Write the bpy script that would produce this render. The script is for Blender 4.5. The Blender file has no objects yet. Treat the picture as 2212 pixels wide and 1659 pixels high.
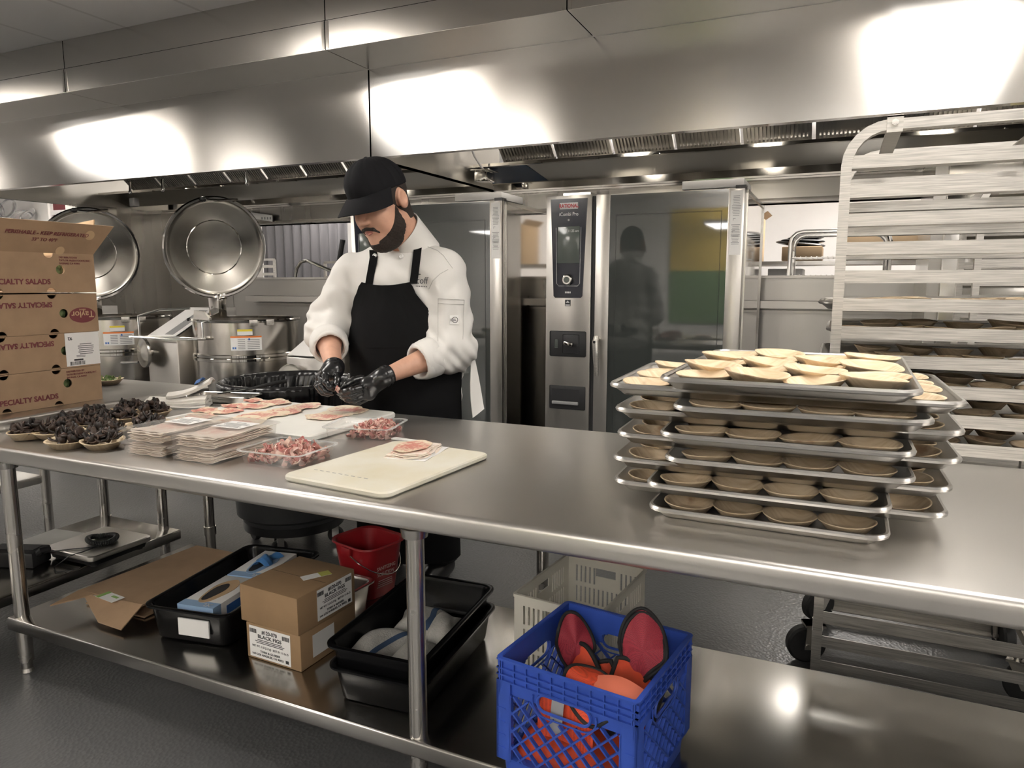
LAMP, HLAMP, EXPO = 8.0, 22.0, 1.1
import bpy, bmesh, math, random
import numpy as np
from mathutils import Vector, Matrix, Euler
sc = bpy.context.scene
COL = sc.collection
rnd = random.Random(11)
R = math.radians
PI = math.pi
V = Vector
# ---- camera (2212 x 1659 frame, 1550 px focal length) ----
FPX, PITCH, YAW, CAMH = 1550.0, R(8.04), R(24.3), 1.245
_fw = V((-math.sin(YAW)*math.cos(PITCH), math.cos(YAW)*math.cos(PITCH), -math.sin(PITCH)))
_rt = V((math.cos(YAW), math.sin(YAW), 0)); _up = _rt.cross(_fw)
def _ray(x, y): return _fw + _rt*((x-1106)/FPX) - _up*((y-829.5)/FPX)
def atz(x, y, z):          # point of the height z seen at a pixel
    d = _ray(x, y); return V((0, 0, CAMH)) + d*((z-CAMH)/d.z)
def aty(x, y, yy):         # point of the depth yy seen at a pixel
    d = _ray(x, y); return V((0, 0, CAMH)) + d*(yy/d.y)

# ---- materials ----
MATS = {}
def nd(nt, typ, **kw):
    n = nt.nodes.new(typ)
    for k, v in kw.items():
        if k.startswith('_'): setattr(n, k[1:], v)
        else:
            key = k.replace('__', ' ')
            n.inputs[key].default_value = v
    return n
def mat(name, col, rough=.5, metal=0, spec=.5, noise=0, nscale=8, stretch=(1, 1, 1), rvar=0, bump=0, bscale=200, aniso=0, tan=None,
        col2=None, lo=.35, hi=.65, trans=0, alpha=1, emit=0, sheen=0, coat=0, sss=0, bdist=.002, detail=4):
    m = bpy.data.materials.new(name); m.use_nodes = True; nt = m.node_tree
    p = nt.nodes['Principled BSDF']; L = nt.links.new
    c = tuple(col)+(1,)
    p.inputs['Base Color'].default_value = c; p.inputs['Roughness'].default_value = rough; p.inputs['Metallic'].default_value = metal
    p.inputs['Specular IOR Level'].default_value = spec
    p.inputs['Anisotropic'].default_value = aniso
    p.inputs['Transmission Weight'].default_value = trans; p.inputs['Alpha'].default_value = alpha
    p.inputs['Coat Weight'].default_value = coat; p.inputs['Sheen Weight'].default_value = sheen
    if sss:
        p.inputs['Subsurface Weight'].default_value = sss; p.inputs['Subsurface Radius'].default_value = (.012, .005, .003)
    if emit:
        p.inputs['Emission Color'].default_value = c; p.inputs['Emission Strength'].default_value = emit
    if tan:
        t = nd(nt, 'ShaderNodeCombineXYZ', X=tan[0], Y=tan[1], Z=tan[2]); L(t.outputs[0], p.inputs['Tangent'])
    if noise or rvar or col2:
        tc = nd(nt, 'ShaderNodeTexCoord'); mp = nd(nt, 'ShaderNodeMapping'); mp.inputs['Scale'].default_value = stretch
        L(tc.outputs['Object'], mp.inputs['Vector'])
        nz = nd(nt, 'ShaderNodeTexNoise', Scale=nscale, Detail=detail, Roughness=.6); L(mp.outputs[0], nz.inputs['Vector'])
        ramp = nd(nt, 'ShaderNodeMapRange'); ramp.inputs['From Min'].default_value = lo; ramp.inputs['From Max'].default_value = hi
        L(nz.outputs['Fac'], ramp.inputs['Value'])
        if noise or col2:
            mx = nd(nt, 'ShaderNodeMix', _data_type='RGBA')
            a = c if col2 else tuple(max(0, x*(1-noise)) for x in col)+(1,)
            b = (tuple(col2)+(1,)) if col2 else tuple(min(1, x*(1+noise)) for x in col)+(1,)
            mx.inputs['A'].default_value = a; mx.inputs['B'].default_value = b
            L(ramp.outputs[0], mx.inputs['Factor']); L(mx.outputs['Result'], p.inputs['Base Color'])
        if rvar:
            mr = nd(nt, 'ShaderNodeMapRange'); mr.inputs['To Min'].default_value = max(0, rough-rvar); mr.inputs['To Max'].default_value = rough+rvar
            mr.inputs['From Min'].default_value = lo; mr.inputs['From Max'].default_value = hi
            L(nz.outputs['Fac'], mr.inputs['Value']); L(mr.outputs[0], p.inputs['Roughness'])
    if bump:
        tc = nd(nt, 'ShaderNodeTexCoord'); mp = nd(nt, 'ShaderNodeMapping'); mp.inputs['Scale'].default_value = stretch
        L(tc.outputs['Object'], mp.inputs['Vector'])
        nz = nd(nt, 'ShaderNodeTexNoise', Scale=bscale, Detail=3); L(mp.outputs[0], nz.inputs['Vector'])
        b = nd(nt, 'ShaderNodeBump', Strength=bump, Distance=bdist); L(nz.outputs['Fac'], b.inputs['Height']); L(b.outputs[0], p.inputs['Normal'])
    MATS[name] = m
    return m
steelc = (.56, .545, .52)
M = {}
def hood_mat():          # brushed sheet: sharp sideways, smeared up and down
    m = bpy.data.materials.new('hood_steel'); m.use_nodes = True; nt = m.node_tree; L = nt.links.new; nt.nodes.remove(nt.nodes['Principled BSDF'])
    g = nd(nt, 'ShaderNodeBsdfAnisotropic', _distribution='BECKMANN', Roughness=.17, Anisotropy=.55); g.inputs['Color'].default_value = (.62, .605, .58, 1)
    t = nd(nt, 'ShaderNodeCombineXYZ', X=1, Y=0, Z=0); L(t.outputs[0], g.inputs['Tangent']); L(g.outputs[0], nt.nodes['Material Output'].inputs['Surface'])
    return m
M['hood'] = hood_mat()
M['hoodin'] = mat('hood_inner_steel', (.60, .58, .54), .33, 1, aniso=.5, tan=(0, 0, 1), rvar=.05, nscale=3)
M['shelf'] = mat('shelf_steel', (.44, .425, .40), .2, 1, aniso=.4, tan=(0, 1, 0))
M['under'] = mat('underside_steel', (.58, .565, .54), .28, 1)
M['filter'] = mat('baffle_steel', (.62, .60, .57), .3, 1)
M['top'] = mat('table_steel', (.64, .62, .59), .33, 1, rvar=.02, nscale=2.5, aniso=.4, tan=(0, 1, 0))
M['apron'] = mat('apron_steel', (.52, .50, .47), .33, 1, rvar=.03, nscale=4, stretch=(.3, 1, 6), aniso=.4, tan=(0, 0, 1))
M['leg'] = mat('leg_steel', (.55, .53, .50), .24, 1, rvar=.05, nscale=6)
M['oven'] = mat('oven_steel', (.54, .52, .49), .34, 1, rvar=.03, nscale=4, stretch=(1, 1, .1), aniso=.4, tan=(0, 0, 1))
M['ovenside'] = mat('oven_side_steel', (.50, .485, .46), .2, 1, rvar=.03, nscale=4)
M['mirror'] = mat('polished_steel', (.62, .60, .57), .07, 1)
M['kettle'] = mat('kettle_steel', (.58, .55, .51), .19, 1, rvar=.03, nscale=5, stretch=(1, 1, .1))
M['lid'] = mat('lid_steel', (.52, .50, .46), .22, 1, rvar=.05, nscale=4)
M['wallsteel'] = mat('wall_steel', (.47, .455, .43), .3, 1, rvar=.05, nscale=2, stretch=(1, 1, .15), aniso=.5, tan=(0, 0, 1))
M['alu'] = mat('aluminium_rack', (.49, .472, .44), .40, 1, noise=.22, nscale=9, stretch=(1, 14, 30), rvar=.07)
M['pan'] = mat('aluminium_pan', (.66, .645, .62), .32, 1, noise=.05, nscale=5)
M['chrome'] = mat('chrome_wire', (.7, .69, .67), .15, 1)
M['white'] = mat('white_paint', (.82, .80, .78), .6)
M['paper'] = mat('white_paper', (.80, .79, .77), .6)
M['ink'] = mat('black_ink', (.02, .02, .022), .5)
M['greyink'] = mat('grey_ink', (.30, .30, .30), .5)
M['black'] = mat('black_plastic', (.012, .012, .013), .28, spec=.5)
M['blackmatte'] = mat('black_matte', (.02, .02, .021), .55)
M['rubber'] = mat('black_rubber', (.015, .015, .015), .6)
M['glassdark'] = mat('oven_glass', (.05, .055, .052), .03, spec=1.0, coat=.6)
M['screen'] = mat('display_glass', (.10, .115, .105), .12)
M['panelblue'] = mat('navy_panel', (.012, .014, .024), .12, spec=.5)
M['logored'] = mat('red_print', (.42, .03, .04), .5)
M['offwhite'] = mat('pale_print', (.62, .62, .62), .5)
M['orange'] = mat('orange_print', (.85, .22, .04), .5)
M['yellow'] = mat('yellow_print', (.80, .66, .06), .5)
M['blueprint'] = mat('blue_print', (.05, .15, .45), .5)
M['board'] = mat('kraft_board', (.34, .225, .135), .75, noise=.10, nscale=7, bump=.05, bscale=90, bdist=.0006)
M['boardin'] = mat('kraft_board_inside', (.52, .36, .21), .75, noise=.08, nscale=6)
M['boardfar'] = mat('kraft_board_far', (.50, .36, .22), .75)
M['seamgrey'] = mat('grey_thread', (.45, .44, .42), .8)
M['maroon'] = mat('maroon_print', (.17, .035, .04), .6)

# ---- geometry ----
class MB:
    def __init__(s): s.bm = bmesh.new()
    def _join(s, b2, mtx=None):
        if mtx is not None: b2.transform(mtx)
        me = bpy.data.meshes.new('tmp'); b2.to_mesh(me); s.bm.from_mesh(me); bpy.data.meshes.remove(me); b2.free()
        return s
    def box(s, x0, x1, y0, y1, z0, z1, bev=0, seg=2, mtx=None, edges=None):
        b = bmesh.new(); bmesh.ops.create_cube(b, size=1)
        b.transform(Matrix.Translation(((x0+x1)/2, (y0+y1)/2, (z0+z1)/2)) @ Matrix.Diagonal((abs(x1-x0), abs(y1-y0), abs(z1-z0), 1)))
        if bev:
            es = list(b.edges)
            if edges == 'v': es = [e for e in es if abs((e.verts[0].co-e.verts[1].co).z) > 1e-6]
            bmesh.ops.bevel(b, geom=es, offset=bev, segments=seg, affect='EDGES', profile=.5)
        return s._join(b, mtx)
    def cyl(s, p0, p1, r, r2=None, seg=20, caps=True):
        p0, p1 = V(p0), V(p1); d = p1-p0; b = bmesh.new()
        bmesh.ops.create_cone(b, cap_ends=caps, segments=seg, radius1=r, radius2=r if r2 is None else r2, depth=d.length)
        return s._join(b, Matrix.Translation((p0+p1)/2) @ d.to_track_quat('Z', 'Y').to_matrix().to_4x4())
    def sphere(s, c, r, sx=1, sy=1, sz=1, u=20, v=12, rot=None):
        b = bmesh.new(); bmesh.ops.create_uvsphere(b, u_segments=u, v_segments=v, radius=r)
        mt = Matrix.Translation(c)
        if rot: mt = mt @ Euler(rot).to_matrix().to_4x4()
        return s._join(b, mt @ Matrix.Diagonal((sx, sy, sz, 1)))
    def tube(s, pts, r, seg=8, closed=False, caps=True, flat=1):
        pts = [V(p) for p in pts]; n = len(pts); rs = r if isinstance(r, (list, tuple)) else [r]*n
        T = []
        for i in range(n):
            a = pts[i-1] if (i > 0 or closed) else pts[i]; c = pts[(i+1) % n] if (i < n-1 or closed) else pts[i]
            t = (c-a); T.append(t.normalized() if t.length > 1e-9 else V((0, 0, 1)))
        ref = V((0, 0, 1)) if abs(T[0].z) < .9 else V((1, 0, 0))
        N = (ref - T[0]*ref.dot(T[0])).normalized(); rings = []
        for i in range(n):
            N = (N - T[i]*N.dot(T[i]))
            N = N.normalized() if N.length > 1e-6 else T[i].orthogonal().normalized()
            B = T[i].cross(N)
            rings.append([s.bm.verts.new(pts[i] + (N*math.cos(k*2*PI/seg)*flat + B*math.sin(k*2*PI/seg))*rs[i]) for k in range(seg)])
        for i in range(n if closed else n-1):
            a, b = rings[i], rings[(i+1) % n]
            for k in range(seg): s.bm.faces.new((a[k], a[(k+1) % seg], b[(k+1) % seg], b[k]))
        if caps and not closed:
            s.bm.faces.new(rings[0][::-1]); s.bm.faces.new(rings[-1])
        return s
    def rect_tube(s, pts, w, h, up=(0, 0, 1), closed=False):     # rectangular bar along a path
        pts = [V(p) for p in pts]; n = len(pts); rings = []
        for i in range(n):
            a = pts[max(i-1, 0)]; c = pts[min(i+1, n-1)]; t = (c-a).normalized(); u = V(up); sd = t.cross(u)
            sd = sd.normalized() if sd.length > 1e-6 else V((1, 0, 0)); u2 = sd.cross(t).normalized()
            rings.append([s.bm.verts.new(pts[i]+sd*(w/2*a_)+u2*(h/2*b_)) for a_, b_ in ((-1, -1), (1, -1), (1, 1), (-1, 1))])
        for i in range(n-1):
            a, b = rings[i], rings[i+1]
            for k in range(4): s.bm.faces.new((a[k], a[(k+1) % 4], b[(k+1) % 4], b[k]))
        s.bm.faces.new(rings[0][::-1]); s.bm.faces.new(rings[-1]); return s
    def lathe(s, prof, seg=48, mtx=None, sx=1, sy=1, wob=None):
        b = bmesh.new(); rings = []
        for (r, z) in prof:
            if r < 1e-6: rings.append([b.verts.new((0, 0, z))]*seg)
            else: rings.append([b.verts.new((r*sx*math.cos(2*PI*k/seg), r*sy*math.sin(2*PI*k/seg), z + (wob(2*PI*k/seg, r) if wob else 0))) for k in range(seg)])
        for i in range(len(prof)-1):
            a, c = rings[i], rings[i+1]
            for k in range(seg):
                q = []
                for v in (a[k], a[(k+1) % seg], c[(k+1) % seg], c[k]):
                    if v not in q: q.append(v)
                if len(q) > 2:
                    try: b.faces.new(q)
                    except ValueError: pass
        return s._join(b, mtx)
    def prism(s, poly, ext, mtx=None):            # polygon (3D points) extruded by a vector
        b = bmesh.new(); vs = [b.verts.new(V(p)) for p in poly]; e = V(ext); ws = [b.verts.new(V(p)+e) for p in poly]
        n = len(poly); b.faces.new(vs[::-1]); b.faces.new(ws)
        for i in range(n): b.faces.new((vs[i], vs[(i+1) % n], ws[(i+1) % n], ws[i]))
        return s._join(b, mtx)
    def grid(s, f, nu, nv, thick=0):               # surface f(u,v), u,v in 0..1
        vs = [[s.bm.verts.new(f(i/nu, j/nv)) for j in range(nv+1)] for i in range(nu+1)]
        fs = []
        for i in range(nu):
            for j in range(nv): fs.append(s.bm.faces.new((vs[i][j], vs[i+1][j], vs[i+1][j+1], vs[i][j+1])))
        if thick:
            for f_ in fs: f_.normal_update()
            bmesh.ops.solidify(s.bm, geom=fs, thickness=thick)
        return s
    def build(s, name, m, parent=None, ang=35, world=False, mtx=None, fix=True):
        if fix: bmesh.ops.recalc_face_normals(s.bm, faces=s.bm.faces)
        if mtx is not None: s.bm.transform(mtx)
        me = bpy.data.meshes.new(name); s.bm.to_mesh(me); s.bm.free()
        return link(name, me, m, parent, ang, world)
def link(name, me, m, parent=None, ang=35, world=False):
    if world and parent is not None:
        p = parent; mt = Matrix.Identity(4)
        while p: mt = p.matrix_basis @ mt; p = p.parent
        me.transform(mt.inverted())
    if ang:
        for p in me.polygons: p.use_smooth = True
        me.set_sharp_from_angle(angle=R(ang))
    me.materials.clear(); me.materials.append(M[m] if isinstance(m, str) else m)
    o = bpy.data.objects.new(name, me); COL.objects.link(o)
    if parent is not None: o.parent = parent
    return o
def tag(o, label, cat, group=None, kind=None):
    o['label'] = label; o['category'] = cat
    if group: o['group'] = group
    if kind: o['kind'] = kind
    return o
def thing(name, label, cat, loc=(0, 0, 0), rotz=0, group=None, rot=None):
    o = bpy.data.objects.new(name, None); o.empty_display_size = .05; COL.objects.link(o)
    o.location = loc; o.rotation_euler = rot if rot else (0, 0, rotz)
    return tag(o, label, cat, group)
def struct(o): o['kind'] = 'structure'; return o
def dup(root, loc=None, rot=None, label=None, group=None):
    def rec(o, par):
        c = o.copy(); COL.objects.link(c); c.parent = par
        for ch in list(o.children): rec(ch, c)
        return c
    r = rec(root, None)
    if loc is not None: r.location = loc
    if rot is not None: r.rotation_euler = rot
    if label: r['label'] = label
    if group: r['group'] = group
    return r
def frame(o, right, up):
    r = V(right).normalized(); n = r.cross(V(up)).normalized(); u = n.cross(r)
    return Matrix((( r.x, u.x, n.x, o[0]), (r.y, u.y, n.y, o[1]), (r.z, u.z, n.z, o[2]), (0, 0, 0, 1)))
def text_mesh(body, size, bold=0, sx=1, align='CENTER', ext=.0003, shear=0, sp=1):
    c = bpy.data.curves.new('txt', 'FONT'); c.body = body; c.size = size; c.align_x = align; c.align_y = 'CENTER'; c.extrude = ext; c.offset = bold*size
    c.shear = shear; c.space_character = sp; c.resolution_u = 3
    o = bpy.data.objects.new('txt', c); COL.objects.link(o)
    me = bpy.data.meshes.new_from_object(o); bpy.data.objects.remove(o); bpy.data.curves.remove(c)
    if sx != 1: me.transform(Matrix.Diagonal((sx, 1, 1, 1)))
    return me
def text(body, size, m, parent, mtx, name='lettering', **kw):
    me = text_mesh(body, size, **kw); me.transform(mtx); return link(name, me, m, parent, ang=0)
def texts(items, m, parent, mtx, name='lettering'):   # several lines of one print joined in one mesh: (body, size, x, y, kw)
    b = bmesh.new()
    for it in items:
        body, size, x, y = it[:4]; kw = it[4] if len(it) > 4 else {}
        if body is None:
            bb = bmesh.new(); bmesh.ops.create_cube(bb, size=1); me = bpy.data.meshes.new('t')
            bb.transform(Matrix.Translation((x, y, 0)) @ Matrix.Diagonal((size[0], size[1], .0006, 1))); bb.to_mesh(me); bb.free()
        else:
            me = text_mesh(body, size, **kw); me.transform(Matrix.Translation((x, y, 0)))
        b.from_mesh(me); bpy.data.meshes.remove(me)
    b.transform(mtx); me = bpy.data.meshes.new(name); b.to_mesh(me); b.free()
    return link(name, me, m, parent, ang=0)
# ---- surface nets for organic shapes ----
def surfnet(f, lo, hi, h):
    n = [int((hi[i]-lo[i])/h)+2 for i in range(3)]
    ax = [(lo[i]+h*np.arange(n[i])).astype(np.float32) for i in range(3)]
    X, Y, Z = np.meshgrid(*ax, indexing='ij'); D = f(X, Y, Z).astype(np.float32); S = D < 0
    cnt = np.zeros([k-1 for k in n], np.int8)
    cs = [(a, b, c) for a in (0, 1) for b in (0, 1) for c in (0, 1)]
    for a, b, c in cs: cnt += S[a:n[0]-1+a, b:n[1]-1+b, c:n[2]-1+c]
    mix = (cnt > 0) & (cnt < 8); idx = -np.ones(mix.shape, np.int64); I, J, K = np.nonzero(mix); idx[I, J, K] = np.arange(len(I))
    acc = np.zeros((len(I), 3)); w = np.zeros(len(I))
    for a in cs:
        for d in range(3):
            if a[d]: continue
            b = list(a); b[d] = 1
            da = D[I+a[0], J+a[1], K+a[2]]; db = D[I+b[0], J+b[1], K+b[2]]; m = (da < 0) != (db < 0)
            t = da[m]/(da[m]-db[m]); p = np.array(a, float)[None, :]+np.zeros((m.sum(), 3)); p[:, d] += t; acc[m] += p; w[m] += 1
    P = (np.stack([I, J, K], 1)+acc/w[:, None])*h+np.array(lo)
    F = []
    for d in range(3):
        sl0 = [slice(1, -1)]*3; sl0[d] = slice(0, -1); sl1 = [slice(1, -1)]*3; sl1[d] = slice(1, None)
        A = S[tuple(sl0)]; B = S[tuple(sl1)]; ch = np.argwhere(A != B); inn = A[A != B]
        off = [1, 1, 1]; off[d] = 0; ch = ch+np.array(off)
        e, g = (d+1) % 3, (d+2) % 3
        def cell(de, dg):
            q = ch.copy(); q[:, e] -= de; q[:, g] -= dg; return idx[q[:, 0], q[:, 1], q[:, 2]]
        quad = np.stack([cell(1, 1), cell(0, 1), cell(0, 0), cell(1, 0)], 1); quad[~inn] = quad[~inn][:, ::-1]; F.append(quad)
    F = np.concatenate(F); F = F[(F >= 0).all(1)]
    return P, F
def sdf_mesh(name, f, lo, hi, h, m, parent=None, relax=1, world=True, ang=80):
    P, F = surfnet(f, lo, hi, h)
    for _ in range(relax):
        s = np.zeros_like(P); c = np.zeros(len(P))
        for k in range(4):
            a, b = F[:, k], F[:, (k+1) % 4]; np.add.at(s, a, P[b]); np.add.at(c, a, 1); np.add.at(s, b, P[a]); np.add.at(c, b, 1)
        P = P*.5+.5*s/np.maximum(c, 1)[:, None]
    me = bpy.data.meshes.new(name); me.from_pydata(P.tolist(), [], F.tolist()); me.update()
    return link(name, me, m, parent, ang=ang, world=world)
def s_cap(X, Y, Z, a, b, ra, rb=None):      # capsule with two radii
    rb = ra if rb is None else rb; a = np.array(a, float); b = np.array(b, float); d = b-a; L2 = max(d@d, 1e-12)
    t = np.clip(((X-a[0])*d[0]+(Y-a[1])*d[1]+(Z-a[2])*d[2])/L2, 0, 1)
    return np.sqrt((X-a[0]-t*d[0])**2+(Y-a[1]-t*d[1])**2+(Z-a[2]-t*d[2])**2)-(ra+(rb-ra)*t)
def s_ell(X, Y, Z, c, r, rot=None):
    x, y, z = X-c[0], Y-c[1], Z-c[2]
    if rot is not None:
        m = np.array(rot).T; x, y, z = (m[0, 0]*x+m[0, 1]*y+m[0, 2]*z, m[1, 0]*x+m[1, 1]*y+m[1, 2]*z, m[2, 0]*x+m[2, 1]*y+m[2, 2]*z)
    k0 = np.sqrt((x/r[0])**2+(y/r[1])**2+(z/r[2])**2); k1 = np.sqrt((x/r[0]**2)**2+(y/r[1]**2)**2+(z/r[2]**2)**2)
    return k0*(k0-1)/np.maximum(k1, 1e-9)
def smin(a, b, k):
    h = np.clip(.5+.5*(b-a)/k, 0, 1); return b*(1-h)+a*h-k*h*(1-h)
def smax(a, b, k): return -smin(-a, -b, k)
# ================= SETTING =================
def floor_mat():
    m = bpy.data.materials.new('epoxy_floor'); m.use_nodes = True; nt = m.node_tree; p = nt.nodes['Principled BSDF']; L = nt.links.new
    tc = nd(nt, 'ShaderNodeTexCoord')
    n1 = nd(nt, 'ShaderNodeTexNoise', Scale=1.3, Detail=5); L(tc.outputs['Object'], n1.inputs['Vector'])
    r1 = nd(nt, 'ShaderNodeMapRange'); r1.inputs['From Min'].default_value = .15; r1.inputs['From Max'].default_value = .85
    L(n1.outputs['Fac'], r1.inputs['Value'])
    mx = nd(nt, 'ShaderNodeMix', _data_type='RGBA'); mx.inputs['A'].default_value = (.075, .075, .075, 1); mx.inputs['B'].default_value = (.12, .12, .12, 1)
    L(r1.outputs[0], mx.inputs['Factor']); L(mx.outputs['Result'], p.inputs['Base Color'])
    mr = nd(nt, 'ShaderNodeMapRange'); mr.inputs['To Min'].default_value = .24; mr.inputs['To Max'].default_value = .38; L(r1.outputs[0], mr.inputs['Value']); L(mr.outputs[0], p.inputs['Roughness'])
    n2 = nd(nt, 'ShaderNodeTexVoronoi', Scale=95); L(tc.outputs['Object'], n2.inputs['Vector'])
    b = nd(nt, 'ShaderNodeBump', Strength=.22, Distance=.004); L(n2.outputs['Distance'], b.inputs['Height']); L(b.outputs[0], p.inputs['Normal'])
    return m
def ceil_mat():
    m = bpy.data.materials.new('ceiling_tile'); m.use_nodes = True; nt = m.node_tree; p = nt.nodes['Principled BSDF']; L = nt.links.new
    tc = nd(nt, 'ShaderNodeTexCoord'); mp = nd(nt, 'ShaderNodeMapping'); mp.inputs['Location'].default_value = (.25, .37, 0); L(tc.outputs['Object'], mp.inputs['Vector'])
    bt = nd(nt, 'ShaderNodeTexBrick', Scale=1, _offset=0); bt.inputs['Brick Width'].default_value = .61; bt.inputs['Row Height'].default_value = 1.22; bt.inputs['Mortar Size'].default_value = .012
    bt.inputs['Color1'].default_value = bt.inputs['Color2'].default_value = (.86, .85, .835, 1); bt.inputs['Mortar'].default_value = (.72, .71, .69, 1)
    L(mp.outputs[0], bt.inputs['Vector']); L(bt.outputs['Color'], p.inputs['Base Color']); p.inputs['Roughness'].default_value = .8
    return m
M['floor'] = floor_mat(); M['ceil'] = ceil_mat()
M['wallwhite'] = mat('wall_white', (.80, .78, .765), .7, noise=.02, nscale=3)
M['wallgrey'] = mat('wall_behind', (.80, .78, .75), .7, noise=.04, nscale=2)
X0, X1, Y0, Y1, ZC = -12.5, 4.2, -4.6, 8.3, 2.73
def slab(name, m, *b): return struct(MB().box(*b).build(name, m))
slab('floor', 'floor', X0, X1, Y0, Y1, -.1, 0)
slab('ceiling', 'ceil', X0, X1, Y0, Y1, ZC, ZC+.1)
slab('wall_back', 'wallwhite', X0, X1, Y1, Y1+.1, 0, ZC)
slab('wall_left', 'wallwhite', X0-.1, X0, Y0, Y1, 0, ZC)
slab('wall_right', 'wallwhite', X1, X1+.1, Y0, Y1, 0, ZC)
slab('wall_front', 'wallgrey', X0, X1, Y0-.1, Y0, 0, ZC)
# stainless wall behind the cooking line: low wall with two pass openings and a header
YW = 5.2
wl = MB(); wl.box(-6.45, -5.0, YW, YW+.12, 0, 1.95); wl.box(-5.0, X1, YW, YW+.12, 0, 1.285); wl.box(-5.0, X1, YW, YW+.12, 1.77, 1.95)
wl.box(-6.45, -6.30, 4.42, YW, 0, 1.95)
for x in (-5.6, -5.28): wl.box(x, x+.012, YW-.004, YW, 0, 1.93)
struct(wl.build('wall_line', 'wallsteel'))
tr = MB(); tr.box(-5.0, X1, YW-.02, YW+.14, 1.275, 1.293); struct(tr.build('trim_1', 'oven'))
tr = MB(); tr.box(-5.0, X1, YW-.12, YW, 1.075, 1.125); tr.box(-5.0, X1, YW-.03, YW, 1.045, 1.06); struct(tr.build('trim_2', 'oven'))
tr = MB(); tr.box(-6.30, X1, YW-.05, YW, 1.915, 1.945); tr.box(-5.0, X1, YW-.03, YW, 1.775, 1.80); struct(tr.build('trim_3', 'mirror'))
# ---- exhaust hoods ----
HZ, HT, HF, HB = 1.945, 2.42, 3.5, 5.16
def hood(x0, x1, label, fx, nf, lamps):
    t = thing('exhaust_hood', label, 'hood', (x0, HF, HZ))
    w = x1-x0; h = HT-HZ; d = HB-HF
    b = MB(); b.box(0, w, 0, .018, 0, h); b.box(0, w, .018, .05, 0, .02); b.build('front_panel', 'hood', t, ang=30)
    for x in (0, w-.016):
        b = MB(); b.box(x, x+.016, .018, d, .0, h); b.box(x-.008, x+.024, .05, d, -.004, .022); b.build('side_panel', 'hoodin', t)
    b = MB(); b.box(.016, w-.016, .018, d, h-.015, h); b.build('top_panel', 'hoodin', t)
    b = MB(); b.prism([(.016, 1.25, .125), (.016, 1.25, .14), (.016, d, .035), (.016, d, .0)], (w-.032, 0, 0)); b.build('back_panel', 'hoodin', t)
    b = MB(); b.box(.016, w-.016, d-.10, d-.02, -.012, .028); b.box(.016, w-.016, d-.115, d-.10, -.012, .045); b.build('gutter', 'mirror', t)
    b = MB(); b.box(.016, w-.016, 1.22, 1.27, .115, .135); b.build('filter_rail', 'mirror', t)
    for i in range(nf):
        a = fx-x0+i*.405; f = MB()
        f.box(0, .385, 0, .02, 0, .018); f.box(0, .385, 0, .02, .42, .44); f.box(0, .02, 0, .03, 0, .44); f.box(.365, .385, 0, .03, 0, .44)
        for k in range(15): f.box(.03+k*.0225, .03+k*.0225+.011, 0, .022, .015, .43)
        f.box(.02, .365, .03, .034, .01, .43)
        f.build('baffle_filter', 'filter', t, mtx=Matrix.Translation((a, 1.24, .13)) @ Matrix.Rotation(R(48), 4, 'X'), ang=0)
        c = MB(); c.box(a+.12, a+.30, 1.19, 1.215, .108, .118); c.build('filter_clip', 'mirror', t)
    for lx in lamps:
        b = MB(); b.lathe([(.11, .0), (.115, -.015), (.10, -.02)], 28, mtx=Matrix.Translation((lx-x0, .55, h-.016))); hf = b.build('light_frame', 'mirror', t)
        b = MB(); b.lathe([(.10, -.02), (.09, -.05), (.05, -.075), (0, -.082)], 28, mtx=Matrix.Translation((lx-x0, .55, h-.016))); b.build('light_globe', 'hoodlamp', hf)
    return t
M['hoodlamp'] = mat('hood_lamp', (1, .93, .82), .5, emit=HLAMP)
hl = hood(-6.42, -2.462, 'stainless exhaust hood over the kettles, left of the vertical seam', -5.95, 8, (-4.6, -3.2))
hr = hood(-2.452, X1-.1, 'stainless exhaust hood over the two ovens, right of the vertical seam', -2.2, 12, (-1.7, -.6, .6, 2.0))
M['bluefilm'] = mat('blue_film', (.01, .06, .16), .3)
b = MB(); b.prism([(-2.43, 4.76, 2.068), (-2.05, 4.76, 2.068), (-1.98, 5.03, 1.988), (-2.43, 5.03, 1.988)], (0, -.002, -.004)); o = b.build('protective_film', 'bluefilm', hr, world=True); o['label'] = 'blue protective film left on the hood'
b = MB(); b.box(-2.40, -2.30, 4.66, 4.80, 1.955, 2.03, bev=.012); b.box(-2.42, -2.28, 4.64, 4.82, 2.028, 2.036, bev=.003); b.build('grease_cup', 'mirror', hr, world=True)
b = MB(); b.tube([(-2.36, 4.5, 2.3), (-2.375, 4.55, 2.2), (-2.365, 4.6, 2.12), (-2.34, 4.66, 2.05), (-2.32, 4.68, 2.02)], .008, 8); b.build('cable', 'white', hr, world=True)
for x in (-5.75, -5.35, -4.4):
    b = MB(); b.cyl((x, 4.55, 2.12), (x+.03, 4.52, 2.03), .014, .010); b.sphere((x+.03, 4.52, 2.03), .016); b.build('spray_nozzle', 'chrome', hl, world=True)
b = MB(); b.box(-6.10, -6.03, 4.80, 4.86, 1.95, 2.03, bev=.01); b.build('heat_sensor', 'white', hl, world=True)
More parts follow.
